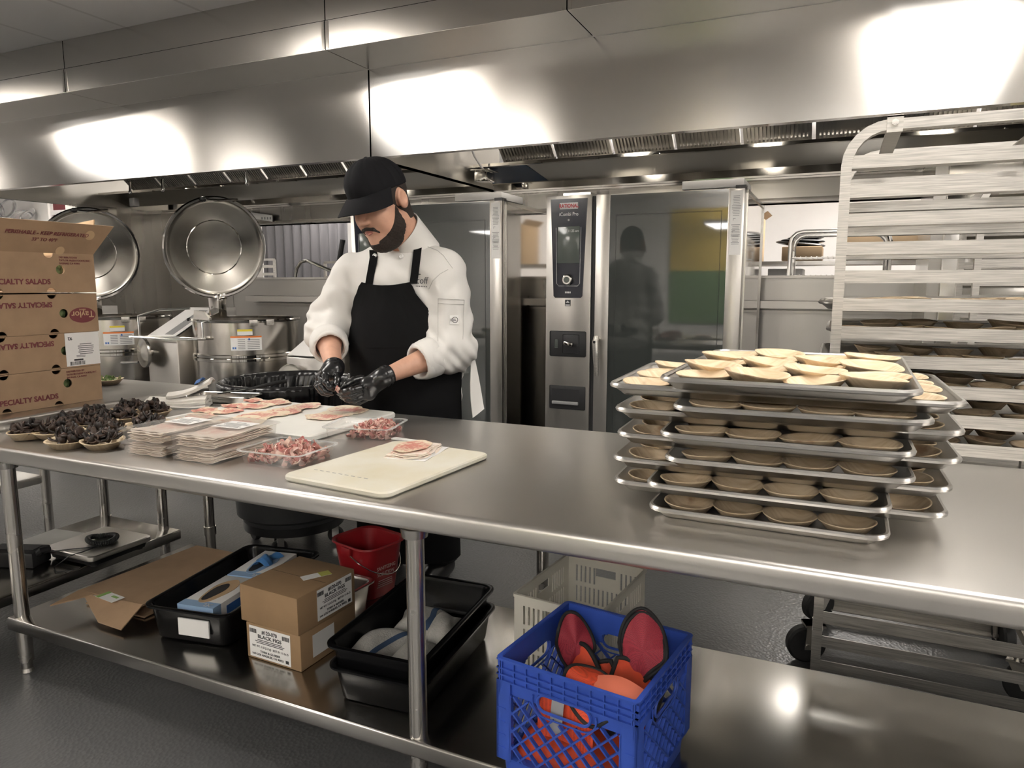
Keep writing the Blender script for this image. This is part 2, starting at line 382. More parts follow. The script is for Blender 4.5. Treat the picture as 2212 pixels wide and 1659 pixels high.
# ---- supply plenum and closure panels in front of the hoods ----
def plenum(x0, x1, label):
    t = thing('supply_plenum', label, 'hood panel', (x0, 3.13, HT+.001)); w = x1-x0
    b = MB(); b.box(.003, w-.003, 0, .368, .002, .14); b.build('plenum_box', 'hood', t)
    b = MB(); b.box(.003, w-.003, .001, .368, 0, .002); b.build('underside', 'under', t)
    b = MB(); b.box(.003, w-.003, .004, .368, .144, ZC-HT-.003); b.build('closure_panel', 'hood', t)
    for sx_ in (.003, w-.022):
        b = MB(); b.box(sx_, sx_+.019, -.002, .0, .004, .136); b.build('seam_strip', 'mirror', t)
plenum(-6.42, -4.47, 'stainless air supply box under the ceiling, leftmost section')
plenum(-4.47, -2.457, 'stainless air supply box under the ceiling, section left of the bright seam')
plenum(-2.457, -1.15, 'stainless air supply box under the ceiling, brightly lit section right of the seam')
plenum(-1.15, X1-.1, 'stainless air supply box under the ceiling, section at upper right')
b = MB(); t = thing('fire_sprinkler', 'small ceiling sprinkler head at the upper left edge', 'sprinkler', (-4.15, 2.35, ZC))
b.cyl((0, 0, -.006), (0, 0, 0), .035); b.build('escutcheon', 'white', t)
b = MB(); b.cyl((0, 0, -.04), (0, 0, -.006), .008); b.cyl((0, 0, -.045), (0, 0, -.04), .02); b.build('sprinkler_nozzle', 'chrome', t)
# ---- ceiling lights, hung down so their glowing tops brighten the ceiling ----
M['lamp'] = mat('lamp_diffuser', (1, .955, .90), .5, emit=LAMP)
def ceiling_light(x, y, label, w=.6, l=1.2, drop=0):
    t = thing('ceiling_light', label, 'ceiling light', (x, y, ZC-drop), group='suspended ceiling lights')
    b = MB(); b.box(-w/2-.012, -w/2, -l/2-.012, l/2+.012, -.16, -.11); b.box(w/2, w/2+.012, -l/2-.012, l/2+.012, -.16, -.11); b.box(-w/2, w/2, -l/2-.012, -l/2, -.16, -.11); b.box(-w/2, w/2, l/2, l/2+.012, -.16, -.11)
    b.build('light_frame', 'white', t)
    for sx in (-1, 1):
        b = MB(); b.cyl((sx*(w/2+.004), 0, -.115), (sx*(w/2+.004), 0, drop), .004, seg=8); b.build('hanger_rod', 'chrome', t)
    b = MB(); b.box(-w/2, w/2, -l/2, l/2, -.155, -.115); b.build('diffuser', 'lamp', t)
for (x, y) in ((-6.89, 1.55), (-3.17, 1.55), (.48, 1.75), (3.4, 1.5), (-8.3, -1.7), (-3.75, -1.7), (-10.4, 1.5), (.1, -2.2), (-1.6, -3.6), (2.4, -3.4), (-5.6, -3.6)):  # panels not mirrored in the hood are unseen extras, added as fill light
    ceiling_light(x, y, 'suspended white ceiling light panel over the aisle, among mirrored and added fill lights', drop=.45 if y < -2 else 0)  # rear fill panels hang lower to throw more light upwards
for (x, y) in ((-9, 6.7), (-5.6, 6.7), (-2.6, 6.7), (.2, 6.7), (2.6, 6.7), (-9.5, 3.8)):  # out of view; some added only to raise the ambient light
    ceiling_light(x, y, 'unseen suspended white ceiling light panel in the room behind the pass', drop=.3)

# coloured panel on the wall behind the camera, seen mirrored in the oven glass
t = thing('wall_panel', 'yellow and green wall panel seen only mirrored in the right oven glass', 'panel', (-2.1, Y0+.01, .2))
M['panelyellow'] = mat('panel_yellow', (.70, .52, .12), .5); M['panelgreen'] = mat('panel_green', (.16, .28, .12), .5)
b = MB(); b.box(-.62, .45, 0, .03, 1.25, 2.3); b.build('upper_panel', 'panelyellow', t)
b = MB(); b.box(-.62, .45, 0, .03, .35, 1.25); b.build('lower_panel', 'panelgreen', t)
# ================= COOKING LINE =================
def lines(w, h, n, x0=0, y0=0, gap=.5, seed=1):          # rows of fine print as thin bars
    r = random.Random(seed); out = []
    for i in range(n):
        y = y0+h/2-(i+.5)*h/n; ww = w*(r.uniform(.6, 1)); out.append((None, (ww, h/n*gap), x0, y))
    return out
def oven(x, y, label):
    W, H = 1.14, 1.755; t = thing('combi_oven', label, 'oven', (x, y, 0))
    b = MB(); b.box(.0, W, .035, .95, .12, H-.01); b.build('body', 'ovenside', t)
    b = MB(); b.box(.0, W, .05, .9, .0, .12); b.build('plinth', 'blackmatte', t)
    b = MB(); b.box(W, W+.004, .06, .94, .15, H-.03); b.build('side_panel', 'mirror', t)
    b = MB(); b.box(W, W+.012, .045, .06, .12, H-.01); b.box(W, W+.012, .94, .955, .12, H-.01); b.box(W, W+.012, .045, .955, H-.03, H-.01); b.build('side_trim', 'ovenside', t)
    b = MB(); b.box(.0, .285, 0, .035, .12, H, bev=.004); b.build('control_column', 'oven', t)
    b = MB(); b.box(.285, .31, .015, .035, .12, H-.01); b.build('door_gap', 'blackmatte', t)
    b = MB(); b.prism([(.03, -.006, H-.02), (.26, -.006, H-.02), (.235, -.006, 1.165), (.225, -.006, 1.155), (.062, -.006, 1.155), (.052, -.006, 1.165)], (0, .012, 0)); cp = b.build('control_panel', 'panelblue', t)
    fr = lambda px, pz, yy=-.0066: frame((px, yy, pz), (1, 0, 0), (0, 0, 1))
    b = MB(); b.box(.075, .215, -.0075, -.006, 1.36, 1.575, bev=.003); b.build('display', 'screen', cp)
    b = MB(); b.box(.088, .202, -.008, -.006, 1.675, 1.712, bev=.0015); pl = b.build('logo_plate', 'offwhite', cp)
    text('RATIONAL', .031, 'logored', cp, fr(.145, 1.693, -.0085), bold=.035, sx=.8, name='logo_lettering')
    text('iCombi Pro', .030, 'offwhite', cp, fr(.145, 1.645, -.007), bold=.008, sx=.85)
    text('11:25 am', .021, 'offwhite', cp, fr(.175, 1.548, -.008), sx=.9, name='clock_lettering')
    b = MB(); b.cyl((.145, -.008, 1.612), (.145, -.006, 1.612), .006); b.build('power_mark', 'greyink', cp)
    b = MB(); b.tube([(.066, -.0065, 1.57), (.072, -.0065, 1.24), (.085, -.0065, 1.225), (.205, -.0065, 1.225), (.218, -.0065, 1.24), (.222, -.0065, 1.57)], .0012, 6); b.build('panel_line', 'offwhite', cp)
    k = MB(); k.cyl((.145, -.03, 1.262), (.145, -.006, 1.262), .031, .034, 32); k.cyl((.145, -.034, 1.262), (.145, -.03, 1.262), .026, .031, 32); kn = k.build('knob', 'mirror', cp)
    k = MB(); k.cyl((.145, -.0355, 1.262), (.145, -.034, 1.262), .018, None, 32); k.build('knob_cap', 'screen', kn)
    b = MB(); b.box(.127, .137, -.0075, -.006, 1.182, 1.192); b.box(.14, .153, -.0075, -.006, 1.182, 1.192); b.box(.156, .162, -.0075, -.006, 1.182, 1.192); b.build('button', 'offwhite', cp)
    b = MB(); b.box(.125, .16, -.002, 0, 1.105, 1.143); lb = b.build('energy_sticker', 'ink', t)
    b = MB(); b.prism([(.13, -.0026, 1.125), (.155, -.0026, 1.125), (.142, -.0026, 1.138)], (0, .0006, 0)); b.box(.128, .157, -.0026, -.002, 1.108, 1.115); b.build('sticker_print', 'offwhite', lb)
    b = MB(); b.box(.03, .262, -.006, 0, .80, .955, bev=.008, edges=None); wp = b.build('water_panel', 'blackmatte', t)
    b = MB(); b.box(.115, .22, -.0075, -.006, .82, .935, bev=.004); b.build('recess', 'ink', wp)
    b = MB(); b.box(.062, .086, -.0075, -.006, .85, .905, bev=.004); b.build('sensor_window', 'screen', wp)
    b = MB(); b.box(.13, .19, -.045, -.0075, .868, .892, bev=.006, mtx=Matrix.Translation((.16, 0, .88)) @ Matrix.Rotation(R(12), 4, 'Y') @ Matrix.Translation((-.16, 0, -.88))); b.build('lever', 'mirror', wp)
    b = MB(); b.box(.03, .262, -.005, 0, .475, .62, bev=.006); sp = b.build('care_drawer', 'blackmatte', t)
    b = MB(); b.box(.045, .225, -.006, -.005, .53, .60); b.build('drawer_recess', 'ink', sp)
    b = MB(); b.box(.05, .22, -.02, -.005, .505, .525, bev=.005); b.build('drawer_lip', 'greyink', sp)
    # door
    b = MB(); b.box(.31, .395, 0, .04, .14, H-.005, bev=.004); b.box(1.055, W, 0, .04, .14, H-.005, bev=.004); b.box(.395, 1.055, .02, .04, .14, H-.005)
    d = b.build('door', 'oven', t)
    b = MB(); b.box(.395, 1.055, .004, .02, .14, H-.01); b.build('door_glass', 'glassdark', d)
    b = MB(); b.box(.43, .433, .003, .0042, .3, 1.63); b.box(1.02, 1.023, .003, .0042, .3, 1.63); b.box(.43, 1.023, .003, .0042, 1.63, 1.633); b.build('glass_border', 'blackmatte', d)
    b = MB(); b.tube([(.335, -.03, .925), (.338, -.055, .90), (.342, -.055, .82), (.345, -.05, .70)], [.016, .02, .019, .013], 12); b.cyl((.335, -.03, .915), (.335, 0, .915), .018); hd = b.build('handle', 'alu', d)
    b = MB(); b.cyl((.336, -.076, .90), (.336, -.07, .90), .008); b.build('handle_lock', 'ink', hd)
    b = MB(); b.box(1.068, 1.128, -.0012, 0, 1.395, H-.02); st = b.build('instruction_sticker', 'paper', d)
    it = lines(.05, .22, 26, gap=.35, y0=.0, seed=4)
    it = [(a, s_, xx, yy) for (a, s_, xx, yy) in it if abs(yy+.02) > .02]
    texts(it+[(None, (.045, .0025), 0, -.045), (None, (.012, .0025), -.008, -.075), (None, (.0025, .012), -.014, -.08), (None, (.012, .0025), -.008, -.012), (None, (.0025, .012), -.014, -.017)]
          + lines(.05, .055, 7, y0=-.125, gap=.35, seed=6), 'greyink', st, fr(1.098, 1.60, -.0016), 'fine_print')
    b = MB(); b.box(.80, W-.01, .02, .35, H, H+.045, bev=.003); b.build('flue_cover', 'white', t)
    b = MB(); b.box(W-.05, W+.004, -.002, .06, H-.01, H+.008); b.build('corner_cap', 'black', t)
    b = MB(); b.box(.1, .27, .02, .3, H-.01, H+.015); b.build('column_cover', 'mirror', t)
    return t
ov = oven(-1.625, 4.1, 'tall stainless combi oven with navy control panel, right of the chef')
ov2 = dup(ov, (-3.06, 4.1, 0), label='tall stainless combi oven standing directly behind the chef')
# ---- kettles ----
def curved(r, a0, a1, z0, z1, n=12):
    b = MB(); b.grid(lambda u, v: V((r*math.cos(a0+(a1-a0)*u), r*math.sin(a0+(a1-a0)*u), z0+(z1-z0)*v)), n, 1, .0008); return b
def kettle(loc, label, full):
    t = thing('steam_kettle', label, 'kettle', loc); rr = .37; zt = .985
    b = MB(); b.lathe([(0, .33), (.12, .335), (.24, .36), (.33, .42), (rr, .52), (rr, .735), (rr, zt-.012), (rr-.03, zt-.012), (rr-.03, .55), (.2, .42), (0, .40)], 72); bd = b.build('body', 'kettle', t)
    b = MB(); b.lathe([(rr, zt-.02), (rr+.014, zt-.016), (rr+.018, zt-.006), (rr+.012, zt+.003), (rr-.03, zt+.001), (rr-.03, zt-.016)], 72); b.build('rim', 'mirror', t)
    b = MB(); b.lathe([(rr, .69), (rr+.012, .694), (rr+.012, .712), (rr+.002, .716), (rr+.012, .722), (rr+.012, .738), (rr, .744)], 72); b.build('jacket_band', 'mirror', t)
    b = MB()
    for a in (40, 140, 220, 320): b.cyl((.27*math.cos(R(a)), .27*math.sin(R(a)), 0), (.27*math.cos(R(a)), .27*math.sin(R(a)), .42), .022)
    b.build('support_leg', 'leg', t)
    ac = math.atan2(-loc[1], -loc[0])     # towards the camera
    for k, da in enumerate((.12, .42)):
        b = MB(); a = ac+da; b.box(-.028, .028, -.006, .012, -.02, .02, bev=.003, mtx=Matrix.Translation(((rr+.018)*math.cos(a), (rr+.018)*math.sin(a), zt-.018)) @ Matrix.Rotation(a+PI/2, 4, 'Z')); b.build('rim_tag', 'alu', t)
    s1 = curved(rr+.0015, ac-.30, ac+.26, .775, .875).build('warning_sticker', 'paper', t)
    curved(rr+.0026, ac-.30, ac+.26, .864, .875).build('warning_stripe', 'orange', s1)
    tb = MB()
    for q in range(6): tb.grid(lambda u, v, q=q: V(((rr+.0028)*math.cos(ac+.0+.22*u), (rr+.0028)*math.sin(ac+.22*u), .785+.0125*q+.005*v)), 6, 1)
    for q in range(6): tb.grid(lambda u, v, q=q: V(((rr+.0028)*math.cos(ac-.17+.13*u), (rr+.0028)*math.sin(ac-.17+.13*u), .785+.0125*q+.005*v)), 6, 1)
    tb.build('fine_print', 'greyink', s1)
    tb = MB()
    for da in (-.27, -.23, .02):
        tb.grid(lambda u, v, da=da: V(((rr+.003)*math.cos(ac+da+.03*u), (rr+.003)*math.sin(ac+da+.03*u), (.845 if da > 0 else .785)+.014*v)), 3, 1)
    tb.build('pictogram', 'blueprint', s1)
    s2 = curved(rr+.0015, ac-.17, ac+.10, .882, .922).build('caution_sticker', 'paper', t)
    curved(rr+.0026, ac-.17, ac+.10, .908, .922).build('caution_stripe', 'yellow', s2)
    # lid, opened, leaning back on its hinge
    lm = Matrix.Translation((-.17 if full else -.10, .03, 1.385)) @ Matrix.Rotation(R(-10), 4, 'Z') @ Matrix.Rotation(R(78), 4, 'X') @ Matrix.Rotation(R(8), 4, 'Y')
    lm = Matrix.Translation(LIDC if full else (-.28, .0, 1.47)) @ V((.88, -.40, -.15)).to_track_quat('Z', 'Y').to_matrix().to_4x4()
    b = MB(); b.lathe([(0, -.035), (.06, -.034), (.19, -.026), (.2, -.022), (.32, -.008), (.345, .0), (.362, .012), (.37, .008), (.372, -.006), (.355, -.018), (.32, -.03), (.2, -.045), (0, -.06)], 72)
    ld = b.build('lid', 'lid', t, mtx=lm)
    b = MB(); b.lathe([(.192, -.0265), (.198, -.019), (.204, -.0225)], 64); b.lathe([(0, -.03), (.006, -.03), (.006, -.036)], 16); b.build('lid_ring', 'mirror', ld, mtx=lm)
    b = MB(); b.lathe([(.345, .0), (.352, .014), (.366, .016), (.374, .006), (.372, -.008), (.362, -.008)], 72); b.build('lid_rim', 'mirror', ld, mtx=lm)
    return t, lm, ld
LIDC = (-.21, -.05, 1.50)
for kc, full, lab in (((-4.01, 4.07, 0), True, 'large stainless steam kettle with its round lid raised, in the middle'), ((-5.25, 3.96, 0), False, 'stainless steam kettle half hidden behind the stacked salad boxes')):
    t, lm, ld = kettle(kc, lab, full)
    kx, ky = kc[0], kc[1]
    c = lm.translation; n = (lm.to_3x3() @ V((0, 0, 1))).normalized(); u = (lm.to_3x3() @ V((0, 1, 0))).normalized()
    if u.z < 0: u = -u
    e = c+u*.345; s_ = n.cross(u)
    b = MB(); b.tube([e-s_*.12+n*.0, e-s_*.12+n*.09+u*.02, e+s_*.02+n*.09, e+s_*.10+n*.03], .009, 8); hd = b.build('lid_handle', 'mirror', ld)
    b = MB(); b.sphere(tuple(e+s_*.10+n*.03), .02, 1.4, 1, 1); b.build('handle_knob', 'black', ld)
    dn = c-u*.36
    b = MB(); b.box(dn.x-.05, dn.x+.05, dn.y-.03, dn.y+.05, .985, dn.z+.02, bev=.006); b.cyl((dn.x-.09, dn.y+.01, dn.z-.01), (dn.x+.09, dn.y+.01, dn.z-.01), .012); b.build('lid_hinge', 'mirror', t)
    b = MB(); b.prism([(-.22, -.29, .96), (.02, -.365, .955), (.02, -.365, 1.0), (-.10, -.31, 1.045), (-.24, -.26, 1.045)], (.0, .02, 0)); b.build('pouring_lip', 'oven', t)
    # tilting console left of the bowl
    b = MB(); b.box(-.70, -.38, -.30, .30, .0, .84, bev=.01); b.build('console', 'oven', t)
    b = MB(); b.prism([(-.70, -.30, .84), (-.70, .12, 1.05), (-.70, .30, 1.05), (-.70, .30, .84)], (.30, 0, 0)); b.build('console_head', 'oven', t)
    P0 = V((-.69, -.295, .844)); ey = V((0, .40, .20)); ex = V((.28, 0, 0)); nn = ex.cross(ey).normalized()*.004
    b = MB(); b.prism([P0+nn, P0+ex+nn, P0+ex+ey+nn, P0+ey+nn], nn); pn = b.build('control_face', 'white', t)
    b = MB(); q = nn*2.1; b.prism([P0+ex*.55+ey*.06+q, P0+ex*.86+ey*.06+q, P0+ex*.86+ey*.9+q, P0+ex*.55+ey*.9+q], nn*.2); b.build('touch_panel', 'greyink', pn)
    b = MB(); kp = P0+ex*.70+ey*.55; b.cyl(kp+nn*2, kp+nn*6, .018, .014); b.build('dial', 'black', pn)
    b = MB(); b.tube([(-.80, -.36, .845), (-.30, -.42, .845), (-.02, -.44, .855), (.02, -.41, .855), (-.02, -.38, .855), (-.30, -.36, .855), (-.80, -.34, .845)], .008, 8)
    b.tube([(-.72, -.34, .845), (-.72, -.34, 1.0), (-.6, -.25, 1.045), (-.40, -.15, 1.055)], .009, 8); b.tube([(.0, -.41, .855), (.0, -.41, .97), (.04, -.38, .985)], .008, 8)
    b.build('guard_rail', 'chrome', t)
    wc = V((-.66, -.36, .73))
    b = MB(); b.lathe([(0, .028), (.03, .025), (.095, .008), (.108, .01), (.112, .0), (.108, -.012), (.09, -.012), (0, -.012)], 40, mtx=Matrix.Translation(wc) @ Matrix.Rotation(R(-18), 4, 'Z') @ Matrix.Rotation(R(90), 4, 'X')); b.cyl(wc, wc+V((0, .08, 0)), .03); b.build('hand_wheel', 'lid', t)
    b = MB(); b.cyl(wc+V((-.03, -.03, -.07)), wc+V((-.16, -.07, -.075)), .011); b.build('wheel_handle', 'mirror', t)
# console of the next kettle, right of the first one, cut by the chef
t = thing('control_console', 'sloping white control console with a hand wheel, between kettle and chef', 'control console', (-3.45, 3.85, 0))
b = MB(); b.box(0, .34, 0, .5, 0, .74, bev=.01); b.prism([(0, 0, .74), (0, .38, .93), (0, .5, .93), (0, .5, .74)], (.34, 0, 0)); b.build('housing', 'oven', t)
P0 = V((.01, .005, .745)); ey = V((0, .37, .185)); ex = V((.3, 0, 0)); nn = ex.cross(ey).normalized()*.004
b = MB(); b.prism([P0+nn, P0+ex+nn, P0+ex+ey+nn, P0+ey+nn], nn); b.build('control_face', 'white', t)
wc = V((.08, -.05, .585))
b = MB(); b.lathe([(0, .028), (.03, .025), (.095, .008), (.108, .01), (.112, .0), (.108, -.012), (.09, -.012), (0, -.012)], 40, mtx=Matrix.Translation(wc) @ Matrix.Rotation(R(10), 4, 'Z') @ Matrix.Rotation(R(90), 4, 'X')); b.cyl(wc, wc+V((0, .06, 0)), .03); b.build('hand_wheel', 'lid', t)
b = MB(); b.cyl(wc+V((0, -.03, .03)), wc+V((.08, -.05, .035)), .008); b.build('wheel_handle', 'mirror', t)
# pot filler tap and paddle behind the chef
t = thing('pot_filler_tap', 'hooked chrome pot filler tap, left of the chef', 'tap', tuple(aty(760, 600, 4.6)))
tp = [aty(x, y, 4.6) for x, y in ((638, 598), (641, 580), (650, 566), (662, 563), (680, 570), (720, 588), (770, 600))]
b = MB(); b.tube(tp, .014, 10); b.build('spout', 'chrome', t, world=True)
b = MB(); q = tp[-1]; b.cyl(q, (q.x, 5.19, q.z), .02); b.build('wall_mount', 'chrome', t, world=True)
p = aty(735, 560, 4.5)
t = thing('stirring_paddle', 'black handled stirring paddle leaning behind the chef shoulder', 'paddle', (p.x, 4.5, p.z))
b = MB(); b.tube([aty(741, 518, 4.5), aty(731, 575, 4.5), aty(728, 600, 4.5)], .02, 10); b.build('handle', 'black', t, world=True)
b = MB(); b.tube([aty(728, 600, 4.5), aty(718, 680, 4.5), aty(710, 760, 4.6)], .012, 8); b.build('shaft', 'chrome', t, world=True)
# ---- room beyond the pass ----
def far_box(name, label, cat, x0, x1, y0, y1, z0, z1, m, flap=0, group=None):
    t = thing(name, label, cat, ((x0+x1)/2, (y0+y1)/2, z0), group=group)
    b = MB(); b.box(x0, x1, y0, y1, z0, z1, bev=.006); b.build('box_body', m, t, world=True)
    if flap:
        b = MB(); b.prism([(x0, y0, z1), (x0, y1, z1), (x0-.05, y1, z1+flap), (x0-.05, y0, z1+flap)], (.005, 0, 0)); b.prism([(x1, y0, z1), (x1, y1, z1), (x1+.05, y1, z1+flap*.7), (x1+.05, y0, z1+flap*.7)], (.005, 0, 0)); b.build('flap', m, t, world=True)
    return t
def shelf_unit(name, label, x0, x1, y0, y1, zs, h, m='greyink'):
    t = thing(name, label, 'shelf rack', (x0, y0, 0))
    for (x, y) in ((x0, y0), (x1, y0), (x0, y1), (x1, y1)):
        b = MB(); b.cyl((x, y, 0), (x, y, h), .014, seg=10); b.build('post', m, t, world=True)
    for z in zs:
        b = MB(); b.box(x0, x1, y0, y0+.02, z-.03, z); b.box(x0, x1, y1-.02, y1, z-.03, z); n = 24
        for k in range(n+1): b.box(x0+(x1-x0)*k/n-.003, x0+(x1-x0)*k/n+.003, y0, y1, z-.006, z)
        b.build('wire_shelf', 'chrome', t, world=True)
    return t
shelf_unit('storage_shelf', 'wire storage shelf with black posts along the far white wall', -1.5, 1.6, 6.4, 6.95, (.5, 1.0, 1.42), 2.3, 'black')
far_box('cardboard_box', 'tall opened cardboard box beside the oven side panel, far shelf', 'box', -1.02, -.63, 6.45, 6.9, 1.425, 1.80, 'boardfar', .05)
far_box('cardboard_box', 'low cardboard box under a heap of dark bags, far shelf', 'box', -.45, -.14, 6.45, 6.9, 1.425, 1.54, 'boardfar')
t = thing('bag_heap', 'folded dark plastic bags heaped on a low box, far shelf', 'bag', (-.3, 6.65, 1.54))
b = MB()
for k in range(5): b.sphere((-.02+.02*k, .01*k, .03+.025*k), .2-.02*k, 1, .6, .12, rot=(0, R(6-4*k), .3*k))
b.build('folded_bags', 'black', t)
for k, (x0, x1, z0, z1, lb) in enumerate(((.02, .34, 1.425, 1.62, 'brown cardboard carton behind the rack bars, left of three'), (.35, .62, 1.425, 1.66, 'brown cardboard carton behind the rack bars, middle of three'), (.63, .92, 1.425, 1.64, 'brown cardboard carton with a white label behind the rack bars, right of three'))):
    t = far_box('cardboard_carton', lb, 'box', x0, x1, 6.45, 6.9, z0, z1, 'boardfar', group='cartons on the far shelf')
    b = MB(); b.box(x0+.08, x0+.2, 6.446, 6.45, z0+.02, z0+.12); b.build('shipping_label', 'paper', t, world=True)
far_box('cardboard_box', 'brown cardboard box standing upright behind the rack post', 'box', .02, .12, 6.5, 6.9, 1.63, 1.80, 'boardfar')
far_box('storage_bin', 'white storage bin on the middle level of the far shelf', 'bin', -.55, -.28, 6.42, 6.9, 1.003, 1.36, 'white')
# two curved tube racks with wire shelves in front of them
def tube_rack(x0, x1, y0, y1, zt, label):
    t = thing('tube_rack', label, 'rack', (x0, y0, 0))
    for y in (y0, y1):
        b = MB(); arc = [V((x0, y, .02)), V((x0, y, zt-.08))]+[V((x0+.08-.08*math.cos(a), y, zt-.08+.08*math.sin(a))) for a in (R(30), R(60), R(90))]
        arc += [V((x1-.08, y, zt))]+[V((x1-.08+.08*math.cos(a), y, zt-.08+.08*math.sin(a))) for a in (R(60), R(30), 0)]+[V((x1, y, .02))]
        b.tube(arc, .016, 10); b.build('tube_frame', 'chrome', t, world=True)
    for z in (zt-.10, zt-.22, zt-.34, zt-.46):
        b = MB(); b.rect_tube([(x0, y0, z), (x0, y1, z)], .008, .03); b.rect_tube([(x1, y0, z), (x1, y1, z)], .008, .03); b.build('ledge', 'alu', t, world=True)
    for z in (zt-.17, zt-.30):
        b = MB()
        for k in range(19): b.box(x0+(x1-x0)*k/18-.003, x0+(x1-x0)*k/18+.003, y0, y1, z-.006, z)
        for k in range(5): b.box(x0, x1, y0+(y1-y0)*k/4-.004, y0+(y1-y0)*k/4+.004, z-.01, z-.006)
        b.build('wire_tray', 'chrome', t, world=True)
tube_rack(-.33, .30, 5.55, 6.0, 1.60, 'curved chrome tube rack with wire trays behind the low steel wall')
# strip curtain, racks and boxes seen left of the chef
t = thing('strip_curtain', 'grey translucent plastic strip curtain beyond the pass opening, left of the chef', 'curtain', (-5.9, 7.2, 0))
M['strip'] = mat('grey_vinyl', (.11, .105, .11), .3)
b = MB(); rr2 = random.Random(2)
b.grid(lambda u, v: V((-6.75+1.33*u, 7.2+.02*math.sin(u*60), .1+1.93*v)), 90, 2, .004); b.build('vinyl_strips', 'strip', t, world=True)
b = MB(); b.box(-6.75, -5.42, 7.18, 7.24, 2.0, 2.07); b.build('hanger_rail', 'chrome', t, world=True)
def far_rack(x0, x1, y, zt, lab):
    t = thing('sheet_rack', lab, 'rack', (x0, y, 0))
    for x in (x0, x1):
        b = MB(); b.rect_tube([(x, y, 0), (x, y, zt)], .025, .025, up=(0, 1, 0)); b.build('post', 'alu', t, world=True)
    b = MB(); b.rect_tube([(x0, y, zt), (x1, y, zt)], .025, .025); b.build('top_bar', 'alu', t, world=True)
    for k in range(14):
        b = MB(); b.box(x0, x1, y, y+.01, zt-.09-.085*k, zt-.06-.085*k); b.build('ledge', 'alu', t, world=True)
far_rack(-6.15, -5.75, 6.3, 1.50, 'pale sheet rack seen through the pass under the curtain, left one')
far_rack(-5.05, -4.72, 6.3, 1.46, 'pale sheet rack seen through the pass, right one beside the chef sleeve')
p0 = aty(528, 456, 5.15)
t = thing('label_strip', 'white label strip with small black codes at the hood edge behind the raised lid', 'label', (p0.x, 5.15, p0.z))
pp = [aty(x, y, 5.15) for x, y in ((524, 468), (588, 479), (588, 465), (526, 456))]
b = MB(); b.prism(pp, (0, .01, 0)); st = b.build('card', 'paper', t, world=True)
b = MB()
for k in range(4):
    q = aty(566+k*6, 471.5, 5.148); b.box(q.x-.007, q.x+.007, 5.146, 5.149, q.z-.011, q.z+.011)
b.build('code_print', 'greyink', st, world=True)
slab('wall_far', 'wallwhite', X0, -9.22, 6.6, 6.7, 0, ZC)
slab('door_1', 'maroon', -9.84, -9.32, 6.57, 6.6, .05, 2.16)
slab('window_1', 'maroon', -9.84, -9.32, 6.57, 6.6, 2.22, 2.38)
dt = MB(); dt.box(-10.15, -9.88, 6.52, 6.6, 0, ZC); struct(dt.build('trim_5', 'wallgrey'))
dt = MB(); dt.box(-9.88, -9.84, 6.55, 6.6, 0, 2.42); dt.box(-9.32, -9.28, 6.55, 6.6, 0, 2.42); dt.box(-9.84, -9.32, 6.55, 6.6, 2.16, 2.22); struct(dt.build('trim_4', 'white'))
t = thing('clear_bag_holder', 'clear crumpled plastic bags hanging at the white wall, far left', 'bag', (-10.3, 6.25, 2.18))
M['clear'] = mat('clear_plastic', (.93, .93, .93), .06, trans=.93, spec=.6)
b = MB(); 
for k in range(4): b.sphere((.12*k-.2, .05*k, .08*math.sin(k*2)), .11, .8, .5, 1.3, rot=(.3*k, .5, k))
b.build('crumpled_bag', 'clear', t)
# reach-in refrigerator on the right, behind the sheet rack
t = thing('refrigerator', 'dark stainless upright refrigerator at the right behind the sheet racks', 'refrigerator', (.43, 4.45, 0))
b = MB(); b.box(0, 1.5, .03, .74, .1, 1.93); b.build('cabinet', 'ovenside', t)
b = MB(); b.box(.06, .78, 0, .03, .15, 1.7, bev=.004); b.build('door', 'ovenside', t)
b = MB(); b.box(.785, 1.5, 0, .03, .15, 1.7, bev=.004); b.build('door', 'ovenside', t)
b = MB(); b.box(.06, 1.5, .0, .03, 1.71, 1.93, bev=.004); vp = b.build('vent_panel', 'ovenside', t)
b = MB(); b.box(.30, .55, -.002, 0, 1.74, 1.80); b.build('caution_sticker', 'yellow', vp)
b = MB(); b.box(.05, 1.45, .06, .7, 0, .1); b.build('plinth', 'blackmatte', t)
# ================= TABLES AND WHAT STANDS ON THEM =================
def rr(w, d, r, z, n=5, cx=0, cy=0):
    out = []; r = max(min(r, w/2-.0005, d/2-.0005), .0004)
    for (sx, sy, a0) in ((1, 1, 0), (-1, 1, 90), (-1, -1, 180), (1, -1, 270)):
        for k in range(n+1):
            a = R(a0+90*k/n); out.append(V((cx+sx*(w/2-r)+r*math.cos(a), cy+sy*(d/2-r)+r*math.sin(a), z)))
    return out
def loft(loops, capa=True, capb=True, b=None):
    b = b or MB(); rings = [[b.bm.verts.new(p) for p in l] for l in loops]; n = len(rings[0])
    for i in range(len(rings)-1):
        for k in range(n): b.bm.faces.new((rings[i][k], rings[i][(k+1) % n], rings[i+1][(k+1) % n], rings[i+1][k]))
    if capa: b.bm.faces.new(rings[0][::-1])
    if capb: b.bm.faces.new(rings[-1])
    return b
